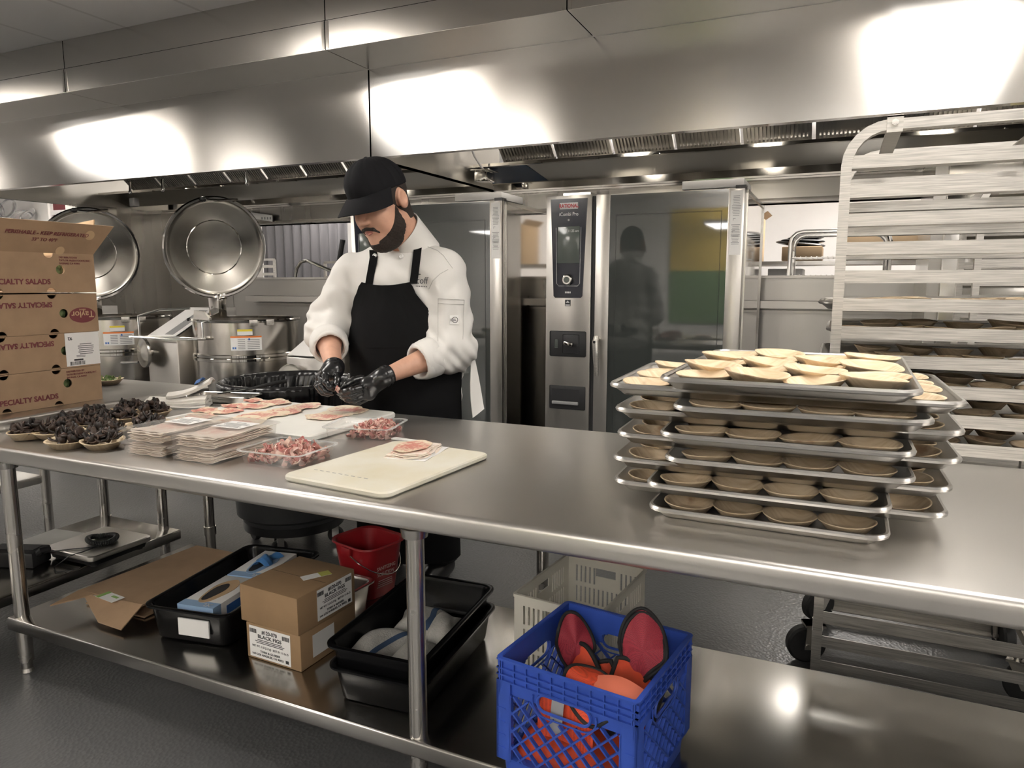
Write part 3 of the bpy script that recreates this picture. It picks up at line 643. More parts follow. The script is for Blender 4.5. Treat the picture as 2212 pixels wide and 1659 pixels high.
def pan_loops(W, D, h, base, r=.03, roll=.006, t=.0015):
    w, d = W-2*roll, D-2*roll; L = []
    L.append(rr(w-2*base, d-2*base, r*.8, t)); L.append(rr(w-2*base+.012, d-2*base+.012, r, t+.004)); L.append(rr(w-.004, d-.004, r+.006, h-roll))
    for a in (160, 110, 60, 10, -40, -90, -140): L.append(rr(w+2*roll*math.cos(R(a))+.000, d+2*roll*math.cos(R(a)), r+.008+roll*math.cos(R(a)), h-roll+roll*math.sin(R(a))))
    L.append(rr(w-.002, d-.002, r+.005, h-roll*1.6)); L.append(rr(w-2*base+.014, d-2*base+.014, r, .004)); L.append(rr(w-2*base+.004, d-2*base+.004, r*.8, 0))
    return L
TZ, TF, TB, TL, TR = .75, 1.302, 2.285, -2.53, 1.25
def worktable(name, label, x0, x1, y0, y1, zt, legs, sz, sx0=None, sx1=None, sy0=None, sy1=None, apron=.052):
    t = thing(name, label, 'table', (x0, y0, 0))
    b = MB(); b.box(x0, x1, y0, y1, zt-apron, zt, bev=.012, seg=4); top = b.build('tabletop', 'top', t, world=True, ang=50)
    for (lx, ly) in legs:
        b = MB(); b.cyl((lx, ly, .035), (lx, ly, zt-apron-.002), .0215, seg=28); b.cyl((lx, ly, zt-apron-.022), (lx, ly, zt-apron), .030, .034, seg=24)
        lg = b.build('leg', 'leg', t, world=True)
        b = MB(); b.cyl((lx, ly, 0), (lx, ly, .012), .019, .016); b.cyl((lx, ly, .012), (lx, ly, .05), .016, .0175); b.build('foot', 'leg', lg, world=True)
        b = MB(); b.cyl((lx, ly, sz-.04), (lx, ly, sz-.002), .026, seg=24); b.build('shelf_bracket', 'leg', lg, world=True)
    a0, a1, c0, c1 = (sx0 if sx0 is not None else x0+.05, sx1 if sx1 is not None else x1-.05, sy0 if sy0 is not None else y0+.02, sy1 if sy1 is not None else y1-.02)
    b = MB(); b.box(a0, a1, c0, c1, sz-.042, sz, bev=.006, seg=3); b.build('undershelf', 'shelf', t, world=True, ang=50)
    return t
worktable('worktable', 'long stainless worktable in front of the chef with an undershelf', TL, TR, TF, TB, TZ,
          [(-2.325, 1.335), (-.845, 1.335), (.95, 1.335), (-2.46, 2.22), (-.885, 2.22), (1.15, 2.22)], .188, -2.36, 1.2, 1.305, 2.03)
worktable('worktable', 'stainless worktable at the left carrying the stacked salad boxes', -3.32, -2.535, .5, 2.335, .79,
          [(-2.60, 2.10), (-3.0, 2.12), (-2.60, .65), (-3.25, .65)], .19, -3.03, -2.53, .55, 2.13)
t = thing('side_table', 'stainless table leg and shelf at the far left edge', 'table', (-3.55, 2.0, 0))
b = MB(); b.cyl((-3.56, 2.215, 0), (-3.56, 2.215, .73), .022, seg=24); b.build('leg', 'leg', t, world=True)
b = MB(); b.box(-4.4, -3.56, 1.4, 2.21, .255, .295, bev=.006); b.build('shelf', 'top', t, world=True)
b = MB(); b.box(-4.5, -3.5, 1.2, 2.3, .73, .775, bev=.006); b.build('tabletop', 'top', t, world=True)
# ---- palm leaf bowls ----
def bowl_mat():
    m = bpy.data.materials.new('palm_leaf'); m.use_nodes = True; nt = m.node_tree; p = nt.nodes['Principled BSDF']; L = nt.links.new
    tc = nd(nt, 'ShaderNodeTexCoord'); oi = nd(nt, 'ShaderNodeObjectInfo')
    ad = nd(nt, 'ShaderNodeVectorMath', _operation='ADD'); sc_ = nd(nt, 'ShaderNodeVectorMath', _operation='SCALE'); sc_.inputs['Scale'].default_value = 7.0
    cb = nd(nt, 'ShaderNodeCombineXYZ'); L(oi.outputs['Random'], cb.inputs[0]); L(oi.outputs['Random'], cb.inputs[1]); L(cb.outputs[0], sc_.inputs[0])
    L(tc.outputs['Object'], ad.inputs[0]); L(sc_.outputs[0], ad.inputs[1])
    mp = nd(nt, 'ShaderNodeMapping'); mp.inputs['Scale'].default_value = (14, 150, 14); L(ad.outputs[0], mp.inputs['Vector'])
    n1 = nd(nt, 'ShaderNodeTexNoise', Scale=1, Detail=3); L(mp.outputs[0], n1.inputs['Vector'])
    n2 = nd(nt, 'ShaderNodeTexNoise', Scale=18, Detail=4); L(ad.outputs[0], n2.inputs['Vector'])
    r1 = nd(nt, 'ShaderNodeMapRange'); r1.inputs['From Min'].default_value = .35; r1.inputs['From Max'].default_value = .65; L(n1.outputs['Fac'], r1.inputs['Value'])
    r2 = nd(nt, 'ShaderNodeMapRange'); r2.inputs['From Min'].default_value = .60; r2.inputs['From Max'].default_value = .72; L(n2.outputs['Fac'], r2.inputs['Value'])
    m1 = nd(nt, 'ShaderNodeMix', _data_type='RGBA'); m1.inputs['A'].default_value = (.74, .60, .42, 1); m1.inputs['B'].default_value = (.60, .45, .28, 1); L(r1.outputs[0], m1.inputs['Factor'])
    m2 = nd(nt, 'ShaderNodeMix', _data_type='RGBA'); m2.inputs['B'].default_value = (.30, .16, .08, 1); L(m1.outputs['Result'], m2.inputs['A'])
    ml = nd(nt, 'ShaderNodeMath', _operation='MULTIPLY'); ml.inputs[1].default_value = .7; L(r2.outputs[0], ml.inputs[0]); L(ml.outputs[0], m2.inputs['Factor'])
    L(m2.outputs['Result'], p.inputs['Base Color']); p.inputs['Roughness'].default_value = .6
    bp = nd(nt, 'ShaderNodeBump', Strength=.25, Distance=.001); L(n1.outputs['Fac'], bp.inputs['Height']); L(bp.outputs[0], p.inputs['Normal'])
    return m
M['leaf'] = bowl_mat()
def bowl_mesh(name, r=.053, h=.024, sx=1.0, wob=.0011, seed=1):
    q = random.Random(seed); a1, a2 = q.uniform(0, 6), q.uniform(0, 6)
    wf = lambda a, rad: wob*(rad/r)**2*(math.sin(2*a+a1)+.6*math.sin(3*a+a2))
    b = MB(); b.lathe([(0, .003), (r*.52, .003), (r*.62, .005), (r*.86, h-.004), (r*.93, h-.001), (r, h), (r*1.005, h-.0015), (r*.95, h-.004), (r*.66, .001), (r*.55, 0), (0, 0)], 36, sx=sx, wob=wf)
    bmesh.ops.recalc_face_normals(b.bm, faces=b.bm.faces)
    me = bpy.data.meshes.new(name); b.bm.to_mesh(me); b.bm.free()
    for p in me.polygons: p.use_smooth = True
    me.materials.append(M['leaf']); return me
BOWLS = [bowl_mesh('palm_leaf_bowl', seed=k, sx=1.0+.03*(k % 3)) for k in range(5)]
BIG = [bowl_mesh('palm_leaf_bowl_large', .068, .026, seed=k+9) for k in range(3)]
def bowl(loc, rot, label, group, big=False, flip=False):
    me = (BIG if big else BOWLS)[rnd.randrange(3 if big else 5)]
    o = bpy.data.objects.new('palm_leaf_bowl', me); COL.objects.link(o); o.location = loc; o.rotation_euler = rot
    return tag(o, label, 'bowl', group)
ORD = ['first', 'second', 'third', 'fourth', 'fifth', 'sixth', 'seventh']
# ---- sheet pans stacked crosswise ----
PA, PB, PH = .464, .668, .0285
pan_me = None
def sheet_pan(loc, rotz, label, group, rot=None):
    global pan_me
    if pan_me is None:
        o = loft(pan_loops(PB, PA, .027, .024)).build('sheet_pan', 'pan', None, ang=40); pan_me = o.data
    else:
        o = bpy.data.objects.new('sheet_pan', pan_me); COL.objects.link(o)
    o.location = loc; o.rotation_euler = (0, 0, rotz) if rot is None else rot
    return tag(o, label, 'tray', group)
NUMS = ['lowest', 'second lowest', 'third lowest', 'third highest', 'second highest', 'topmost']
Apx = [((1392, 1092), (1928, 1165)), ((1388, 1042), (1932, 1103)), ((1427, 988), (1986, 1038)), ((1420, 934), (1982, 980)), ((1450, 878), (2023, 909)), ((1423, 813), (1993, 846))]
Bpx = [((1318, 1036), (2055, 1113)), ((1316, 986), (2064, 1057)), ((1326, 934), (2084, 995)), ((1322, 880), (2090, 934)), ((1315, 828), (2087, 870))]
BN = ['lowest', 'second lowest', 'middle', 'second highest', 'topmost']
for k in range(6):
    zr = TZ+.0275+2*k*PH; a, c = atz(*Apx[k][0], zr), atz(*Apx[k][1], zr); mid = (a+c)/2
    ang = math.atan2(c.y-a.y, c.x-a.x)*.6; ca, sa = math.cos(ang), math.sin(ang); zb = TZ+2*k*PH+.0005
    f = lambda u, v, z=0: V((mid.x+u*ca-v*sa, mid.y+u*sa+v*ca, zb+z))
    p = f(0, PB/2); sheet_pan(p, ang+PI/2, f'sheet pan, short side to the front, {NUMS[k]} of six such trays', 'trays stacked on the worktable')
    if k < 5:
        for r in range(2):
            for q in range(4):
                jx, jy = rnd.uniform(-.004, .004), rnd.uniform(-.006, .004)
                bowl(f(-.153+q*.102+jx, .085+.112*r+jy, .0022), (rnd.uniform(-.05, .02), rnd.uniform(-.04, .04), rnd.uniform(-.4, .4)),
                     f'palm leaf bowl, {NUMS[k]} front facing tray, {"front" if r == 0 else "second"} row, {ORD[q]} from left', 'palm leaf bowls in the stacked trays')
    else:
        for r in range(5):
            for q in range(4):
                jx, jy = rnd.uniform(-.008, .008), rnd.uniform(-.012, .012)
                o_ = bowl(f(-.156+q*.104+jx, .085+.108*r+jy, .0045+.009*((q+r) % 2)), (rnd.uniform(-.02, .08), (.055 if (q+r) % 2 else -.035)+rnd.uniform(-.03, .03), rnd.uniform(-.5, .5)),
                     f'pale palm leaf bowl, topmost tray, {ORD[r]} row from front, {ORD[q]} from left', 'palm leaf bowls on the topmost tray'); o_.scale = (1.12, 1.12, 1)
for k in range(5):
    zr = TZ+.0275+(2*k+1)*PH; a, c = atz(*Bpx[k][0], zr), atz(*Bpx[k][1], zr); mid = (a+c)/2
    ang = math.atan2(c.y-a.y, c.x-a.x)*.7; ca, sa = math.cos(ang), math.sin(ang); zb = TZ+(2*k+1)*PH+.0005
    f = lambda u, v, z=0: V((mid.x+u*ca-v*sa, mid.y+u*sa+v*ca, zb+z))
    sheet_pan(f(0, PA/2), ang, f'sheet pan, long side to the front, {BN[k]} of the five wide trays', 'trays stacked on the worktable')
    rows = 4 if k == 4 else 3
    for (sd, u0, du) in (('left', -.255, .104), ('right', .255, -.104)):
        for cc in range(2 if sd == 'left' else 1):
            for r in range(rows):
                bowl(f(u0+cc*du+rnd.uniform(-.004, .004), .078+.104*r+rnd.uniform(-.005, .005), .0022+(.004 if k == 4 and r % 2 and cc == 0 else 0)), (rnd.uniform(-.03, .05), rnd.uniform(-.05, .05)+(.07 if k == 4 and r % 2 else 0), rnd.uniform(-.5, .5)),
                     f'palm leaf bowl, {BN[k]} wide tray, {sd} end, {"outer" if cc == 0 else "inner"} column, {ORD[r]} from front', 'palm leaf bowls in the stacked trays')
# ---- sheet pan racks ----
def sheet_rack(name, label, x0, y0, W, D, zt, zs, casters=True, bracket=True, pb=.03):
    t = thing(name, label, 'rack', (x0, y0, 0)); rc = .105
    for y in (y0, y0+D):
        b = MB(); pts = [V((x0, y, pb)), V((x0, y, zt-rc))]+[V((x0+rc-rc*math.cos(R(a)), y, zt-rc+rc*math.sin(R(a)))) for a in (15, 30, 45, 60, 75, 90)]
        pts += [V((x0+W-rc, y, zt))]+[V((x0+W-rc+rc*math.cos(R(a)), y, zt-rc+rc*math.sin(R(a)))) for a in (75, 60, 45, 30, 15, 0)]+[V((x0+W, y, pb))]
        b.rect_tube(pts, .028, .034, up=(0, 1, 0)); b.build('upright_frame', 'alu', t, world=True, ang=25)
    for z in zs:
        for (y, s_) in ((y0, 1), (y0+D, -1)):
            b = MB(); b.box(x0+.014, x0+W-.014, y-.006*s_, y-.003*s_, z-.018, z+.018); b.box(x0+.014, x0+W-.014, y-.003*s_, y+.045*s_, z-.018, z-.0155); b.build('ledge', 'alu', t, world=True)
    for x in (x0, x0+W):
        for zc_ in (.145, zt-.14):
            b = MB(); b.rect_tube([(x, y0+.014, zc_), (x, y0+D-.014, zc_)], .03, .03); b.build('cross_bar', 'alu', t, world=True)
    for y in (y0+.12, y0+D-.04):
        b = MB(); b.rect_tube([(x0+.014, y, .158), (x0+W-.014, y, .158)], .05, .014); b.build('base_bar', 'alu', t, world=True)
    if bracket:
        bx = x0+.115
        for q in (bx, x0+W-.115):
            b = MB(); b.box(q-.02, q+.02, y0-.021, y0-.017, zt-.022, zt+.024); b.box(q-.02, q+.02, y0-.021, y0+.02, zt+.018, zt+.022); b.prism([(q-.02, y0-.0, zt-.01), (q+.02, y0-.0, zt-.01), (q+.02, y0+D, zt-.01), (q-.02, y0+D, zt-.01)], (0, 0, -.004)); br = b.build('top_strap', 'alu', t, world=True)
            b = MB(); b.cyl((q, y0-.028, zt+.003), (q, y0-.021, zt+.003), .009, seg=6); b.cyl((q, y0-.030, zt+.003), (q, y0-.021, zt+.003), .006, seg=12); b.build('bolt', 'mirror', br, world=True)
    if casters:
        for (x, y, a) in ((x0-.005, y0+.13, 20), (x0+W-.05, y0+.13, 160), (x0+.02, y0+D-.04, 40), (x0+W-.03, y0+D-.04, 100)):
            m = Matrix.Translation((x, y, 0)) @ Matrix.Rotation(R(a), 4, 'Z')
            c = MB(); c.lathe([(.0, -.018), (.055, -.018), (.062, -.012), (.062, .012), (.055, .018), (0, .018)], 36, mtx=m @ Matrix.Translation((-.03, 0, .062)) @ Matrix.Rotation(R(90), 4, 'X'))
            cw = c.build('caster', 'rubber', t, world=True)
            c = MB(); c.prism([(-.04, -.026, .05), (-.02, -.026, .05), (.02, -.026, .13), (-.035, -.026, .13)], (0, .004, 0), m); c.prism([(-.04, .022, .05), (-.02, .022, .05), (.02, .022, .13), (-.035, .022, .13)], (0, .004, 0), m); c.box(-.04, .025, -.026, .026, .126, .134, mtx=m); c.cyl(m @ V((0, 0, .128)), m @ V((0, 0, .15)), .012); 
            c.cyl(m @ V((-.03, -.03, .062)), m @ V((-.03, .03, .062)), .008); c.build('caster_fork', 'oven', cw, world=True)
    return t
RZ = [1.583-.0803*k for k in range(20)]
sheet_rack('sheet_pan_rack', 'tall aluminium sheet pan rack holding trays of bowls, standing behind the worktable', .0, 2.32, .60, .51, 1.677, RZ)
sheet_rack('sheet_pan_rack', 'second aluminium sheet pan rack farther back at the right edge', .57, 3.9, .6, .5, 1.70, [1.58-.083*k for k in range(17)], casters=False)
RN = ['topmost', 'second', 'third', 'fourth', 'fifth', 'lowest']
for i, k in enumerate((5, 6, 7, 8, 9, 10)):
    z = RZ[k]-.0155; x = -.055+.67/2+rnd.uniform(-.01, .015) if i % 2 == 0 else -.03+.67/2
    sheet_pan((x, 2.32+.255, z+.0003), 0, f'sheet pan sliding in the rack, {RN[i]} of its six loaded trays', 'trays in the sheet pan rack')
    for r in range(2):
        for q in range(5):
            flat = (i == 0)
            bowl((x-.235+.112*q+(.05 if r else 0)+rnd.uniform(-.01, .01), 2.32+.10+.115*r+rnd.uniform(-.01, .01), z+.004+(.012*r if not flat else .002)+.004*(q % 2)),
                 ((.03 if flat else rnd.uniform(-.12, .1)), rnd.uniform(-.09, .09)*(.5 if flat else 1), rnd.uniform(-.5, .5)), f'palm leaf bowl in the rack, {RN[i]} tray, {"front" if r == 0 else "second"} row, {ORD[q]} from left', 'palm leaf bowls in the rack')
for k in (8, 10):
    sheet_pan((.57+.33, 4.15, 1.58-.083*k-.015), 0, f'empty sheet pan in the farther rack, {"upper" if k == 8 else "lower"} one', 'trays in the farther rack')
# ---- bits: curled flakes ----
def flakes_mat(name, cols, rough=.5, spec=.5):
    m = bpy.data.materials.new(name); m.use_nodes = True; nt = m.node_tree; p = nt.nodes['Principled BSDF']; L = nt.links.new
    g = nd(nt, 'ShaderNodeNewGeometry'); cr = nd(nt, 'ShaderNodeValToRGB'); L(g.outputs['Random Per Island'], cr.inputs['Fac'])
    e = cr.color_ramp.elements; e[0].color = tuple(cols[0])+(1,); e[0].position = 0; e[1].color = tuple(cols[-1])+(1,); e[1].position = 1
    for i, c in enumerate(cols[1:-1]): x = e.new((i+1)/(len(cols)-1)); x.color = tuple(c)+(1,)
    tc = nd(nt, 'ShaderNodeTexCoord'); nz = nd(nt, 'ShaderNodeTexNoise', Scale=90, Detail=2); L(tc.outputs['Object'], nz.inputs['Vector'])
    mx = nd(nt, 'ShaderNodeMix', _data_type='RGBA', _blend_type='MULTIPLY'); mx.inputs['Factor'].default_value = .5; L(cr.outputs[0], mx.inputs['A']); L(nz.outputs['Color'], mx.inputs['B'])
    mg = nd(nt, 'ShaderNodeMix', _data_type='RGBA', _blend_type='MIX'); mg.inputs['Factor'].default_value = .35; L(cr.outputs[0], mg.inputs['A']); L(mx.outputs['Result'], mg.inputs['B'])
    L(mg.outputs['Result'], p.inputs['Base Color']); p.inputs['Roughness'].default_value = rough; p.inputs['Specular IOR Level'].default_value = spec
    return m
def flake(b, c, L_, W_, curl, q, thick=.002):
    rot = Euler((q.uniform(-1.2, 1.2), q.uniform(-1.2, 1.2), q.uniform(0, 6.3))).to_matrix(); tw = q.uniform(-.8, .8); ph = q.uniform(0, 3)
    rad = L_/max(curl, .2)
    def f(u, v):
        a = (u-.5)*curl; wv = W_*(v-.5)*(1-.55*abs(2*u-1)**2+.15*math.sin(u*9+ph))
        p = V((rad*math.sin(a), wv, rad*(1-math.cos(a))-rad*.2)); p = Matrix.Rotation(tw*(u-.5), 3, 'X') @ p
        return V(c)+rot @ p
    b.grid(f, 5, 2, thick)
M['dried'] = flakes_mat('dried_mushroom', [(.012, .009, .008), (.03, .02, .016), (.07, .04, .028), (.02, .015, .013), (.10, .06, .042)], .5)
M['chop'] = flakes_mat('chopped_ham', [(.50, .17, .15), (.62, .30, .26), (.78, .56, .47), (.44, .12, .11), (.80, .62, .50), (.60, .26, .24)], .35)
db = [(60, 934, 66), (125, 931, 96), (150, 950, 82), (222, 952, 76), (147, 914, 85), (205, 913, 90), (228, 929, 92), (207, 898, 74), (265, 902, 76), (318, 917, 94), (277, 884, 74), (330, 888, 80)]
dl = ['nearest the left frame edge', 'second from left, with a pale back rim', 'lowest one, in front', 'in front, touching the clear ham pack', 'behind, along the left table edge', 'in the middle, half hidden', 'in the middle, heaped towards the right', 'behind, second along the left table edge', 'behind the heaped one', 'tallest heap, touching the white board', 'farthest one, beside the folded towel', 'farthest right, in front of the towel']
for (px, py, w), lb in zip(db, dl):
    p = atz(px, py, TZ+.022); p.z = TZ+.0005; s_ = min(max(w/84, .85), 1.1)
    big = bowl(p, (rnd.uniform(-.05, .05), rnd.uniform(-.05, .05), rnd.uniform(0, 3)), 'palm leaf bowl of dried mushrooms, '+lb, 'bowls of dried mushrooms', big=True); big.scale = (s_, s_, 1)
    b = MB(); q = random.Random(px)
    for k in range(52):
        a = q.uniform(0, 6.28); rad = .044*math.sqrt(q.random())*s_; hz = .022+.034*(1-(rad/.055)**2)*q.uniform(.3, 1)
        flake(b, (rad*math.cos(a), rad*math.sin(a), hz), q.uniform(.026, .048), q.uniform(.013, .024), q.uniform(.8, 2.8), q, .0036)
    o = b.build('dried_mushrooms', 'dried', None, ang=100, fix=False); o.location = p; tag(o, 'heap of dark dried mushrooms, '+lb, 'mushrooms', 'heaps of dried mushrooms', 'stuff')
p = atz(232, 826, .80); bw = bowl(V((p.x, p.y, .7905)), (0, 0, 1), 'palm leaf bowl of green leaves on the left table beside the salad boxes', None, big=True)
M['greens'] = flakes_mat('green_leaves', [(.05, .12, .02), (.12, .2, .05), (.3, .33, .16), (.04, .08, .02)])
b = MB(); q = random.Random(3)
for k in range(40):
    a = q.uniform(0, 6.28); rad = .05*math.sqrt(q.random()); flake(b, (rad*math.cos(a), rad*math.sin(a), .018+q.uniform(0, .012)), .03, .014, 1, q, .001)
o = b.build('green_leaves', 'greens', None, ang=50, fix=False); o.location = bw.location; tag(o, 'green leaves filling a bowl on the left table', 'salad leaves', None, 'stuff')
# ---- salad boxes ----
FX = -2.623
def salad_box(i, z0, z1, y1, label, flip, flap=False, dx=0):
    h = z1-z0; t = thing('salad_box', label, 'box', (FX+dx, y1, z0), group='stacked salad boxes'); L_, Dp = .60, .40
    r_ = .018; n = 12
    face = [(0, 0), (-L_, 0), (-L_, h), (0, h)]
    b = MB(); b.box(-Dp, -.004, -L_, 0, 0, .004); b.box(-Dp, -Dp+.004, -L_, 0, 0, h); b.box(-Dp, -.004, -L_, -L_+.004, 0, h); b.box(-Dp, -.004, -.004, 0, 0, h)
    # front wall with vent holes cut as real openings
    me = bpy.data.meshes.new('w'); fm = bmesh.new()
    holes = [(-.135, h*.5+(.012 if not flip else -.0)), (-.465, h*.5)]
    half = [(-.175, 0), (-.36, 0), (-.175, h), (-.36, h)]
    yy = [0.0]
    # strip-wise wall: build a grid and drop the cells inside the holes
    ny, nz = 150, 40
    for a in range(ny):
        for c in range(nz):
            y0_, y1_ = -L_*a/ny, -L_*(a+1)/ny; z0_, z1_ = h*c/nz, h*(c+1)/nz; cy, cz = (y0_+y1_)/2, (z0_+z1_)/2
            if any((cy-hy)**2+(cz-hz)**2 < .0165**2 for hy, hz in holes) or any((cy-hy)**2+(cz-hz)**2 < .0175**2 for hy, hz in half): continue
            fm.faces.new([fm.verts.new((0, y, z)) for y, z in ((y0_, z0_), (y1_, z0_), (y1_, z1_), (y0_, z1_))])
    bmesh.ops.remove_doubles(fm, verts=fm.verts, dist=1e-5)
    for v in fm.verts:                                    # round the hole edges
        for hy, hz in holes+half:
            d = math.hypot(v.co.y-hy, v.co.z-hz); rad = .0165 if (hy, hz) in holes else .0175
            if .75*rad < d < 1.2*rad and (abs(v.co.z) > 1e-4 and abs(v.co.z-h) > 1e-4):
                if any(e.is_boundary for e in v.link_edges): v.co.y = hy+(v.co.y-hy)*rad/d; v.co.z = hz+(v.co.z-hz)*rad/d
    fm.normal_update(); bmesh.ops.solidify(fm, geom=list(fm.faces), thickness=.004); mx_ = max(v.co.x for v in fm.verts); fm.transform(Matrix.Translation((-mx_, 0, 0))); b._join(fm)
    if not flap: b.box(-Dp, -.004, -L_, 0, h-.004, h)
    b.build('carton', 'board', t, ang=20)
    sg = -1 if flip else 1
    fr = lambda y, z: frame((.0012, y, z), (0, sg, 0), (0, 0, sg))
    text('SPECIALTY SALADS', .026, 'maroon', t, fr(-.285, h*.27 if not flip else h*.74), name='box_print', bold=.03, sx=.98, align='CENTER')
    if not flip:
        texts([('DISTRIBUTED BY', .0095, 0, .011, dict(align='LEFT', bold=.01)), ('TAYLOR FRESH FOODS, INC.', .0095, 0, 0, dict(align='LEFT', bold=.01)), ('SALINAS, CA 93901', .0095, 0, -.011, dict(align='LEFT', bold=.01))], 'maroon', t, fr(-.138, h*.82), 'address_print')
    else:
        b = MB(); b.lathe([(0, 0), (.05, 0), (.05, .0004), (0, .0004)], 40, mtx=frame((.0004, -.062, h*.44), (0, 1, 0), (0, 0, 1)) @ Matrix.Diagonal((1.05, .58, 1, 1))); lg = b.build('logo_oval', 'maroon', t)
        texts([('Taylor', .034, 0, -.004, dict(bold=.01)), ('FARMS', .009, 0, -.021, {})], 'boardin', lg, frame((.0014, -.062, h*.44), (0, -1, 0), (0, 0, -1)), 'logo_lettering')
    for y, z in holes:
        b = MB(); b.sphere((-.035, y, z), .03, .8, 1, 1, u=10, v=8); b.build('bagged_leaves', 'greensdark', t)
    if flap:
        b = MB(); b.prism([(0, 0, h), (.0, -L_, h), (.055, -L_-.01, h+.108), (.055, .055, h+.108)], (-.004, 0, .001)); fl = b.build('front_flap', 'board', t)
        N = V((.108, 0, -.055)).normalized(); rt_ = V((0, 1, 0)); upv = V((.055, 0, .108)).normalized()
        texts([('PERISHABLE - KEEP REFRIGERATED', .0195, 0, .011, dict(bold=.012, shear=.15)), ('33° TO 40°F', .0175, -.01, -.014, dict(bold=.012, shear=.15))], 'maroon', fl, frame(V((.0295, -.19, h+.058))+N*.002, rt_, upv), 'flap_print')
        b = MB(); b.lathe([(0, 0), (.019, 0), (.019, .0006), (0, .0006)], 24, mtx=frame(V((.0357, -.035, h+.07))+N*.0014, rt_, upv)); b.build('flap_hole', 'boardin', fl)
        b = MB(); b.lathe([(0, 0), (.017, 0), (.017, .0006), (0, .0006)], 24, mtx=frame(V((.0051, -.135, h+.01))+N*.0014, rt_, upv)); b.build('flap_hole', 'boardin', fl)
        b = MB(); b.prism([(-.01, 0, h), (-Dp, 0, h), (-Dp+.03, .03, h+.10), (-.03, .035, h+.135)], (0, .004, 0)); b.build('side_flap', 'boardin', t)
        b = MB(); b.prism([(-Dp, 0, h), (-Dp, -L_, h), (-Dp-.06, -L_, h+.10), (-Dp-.06, 0, h+.10)], (.004, 0, 0)); b.build('back_flap', 'boardin', t)
    return t
M['greensdark'] = mat('bagged_greens', (.10, .14, .06), .15, noise=.6, nscale=60)
zz = [.791, .926, 1.058, 1.206, 1.352]
salad_box(0, zz[0], zz[1], 1.884, 'kraft salad box with upright lettering, lowest of the stack of four', False)
bx = salad_box(1, zz[1]+.001, zz[2], 1.888, 'kraft salad box with a white shipping label, second from the bottom of the stack', True, dx=-.004)
salad_box(2, zz[2]+.001, zz[3]-.002, 1.893, 'kraft salad box with a dark red oval mark upside down, third of the stack', True, dx=-.002)
salad_box(3, zz[3]+.003, zz[4], 1.893, 'opened kraft salad box with its flap raised, on top of the stack', False, flap=True)
b = MB(); b.box(.0016, .0024, -.135, .0, .005, .130); sl = b.build('shipping_label', 'paper', bx)
fr = frame((.0028, -.0675, .0675), (0, -1, 0), (0, 0, -1))
texts([('92', .017, .048, -.042, dict(bold=.02))]+lines(.055, .012, 1, .02, .04)+lines(.075, .045, 6, -.012, .0, .3, 3)+lines(.04, .008, 2, .01, .027, .4, 5), 'ink', sl, fr, 'label_print')
b = MB(); q = random.Random(8); 
for k in range(22): 
    y = -.002-.0028*k; b.box(.0024, .003, y-.061-.0014*q.random()-.0005, y-.061, .008, .022)
b.build('barcode', 'ink', sl)
# ---- boards ----
M['hdpe'] = mat('white_board_plastic', (.80, .79, .74), .38, noise=.03, nscale=9)
M['hdpe2'] = mat('worn_board_plastic', (.74, .71, .61), .42, col2=(.68, .62, .46), nscale=5, lo=.42, hi=.72)
def board(pts, z, h, m, label, r=.02):
    c = [atz(x, y, z+h) for x, y in pts]; o = (c[0]+c[1]+c[2]+c[3])/4
    ex = ((c[1]-c[0])+(c[2]-c[3]))/2; ey = ((c[3]-c[0])+(c[2]-c[1]))/2; w, d = ex.length, ey.length; a = math.atan2(ex.y, ex.x)
    t = loft([rr(w-.006, d-.006, r, 0), rr(w, d, r, .004), rr(w, d, r, h-.004), rr(w-.006, d-.006, r, h)]).build('cutting_board', m, None)
    t.location = (o.x, o.y, z+.0004); t.rotation_euler = (0, 0, a); print('board', w, d, math.degrees(a), math.degrees(math.atan2(ey.y, ey.x)))
    return tag(t, label, 'cutting board')
bA = board([(358, 906), (692, 944), (838, 889), (548, 861)], TZ, .02, 'hdpe', 'white plastic cutting board covered with ham slices, nearest the chef')
bB = board([(630, 1029), (850, 1069), (1044, 977), (836, 948)], TZ, .016, 'hdpe2', 'worn cream cutting board with one stack of ham slices, at the table front', .025)
b = MB()
for k in range(9): b.box(-.13+.021*k, -.13+.021*k+.012, -.155, -.152, .0162, .0164)
b.build('stamped_mark', 'greyink', bB)
M['ham'] = None
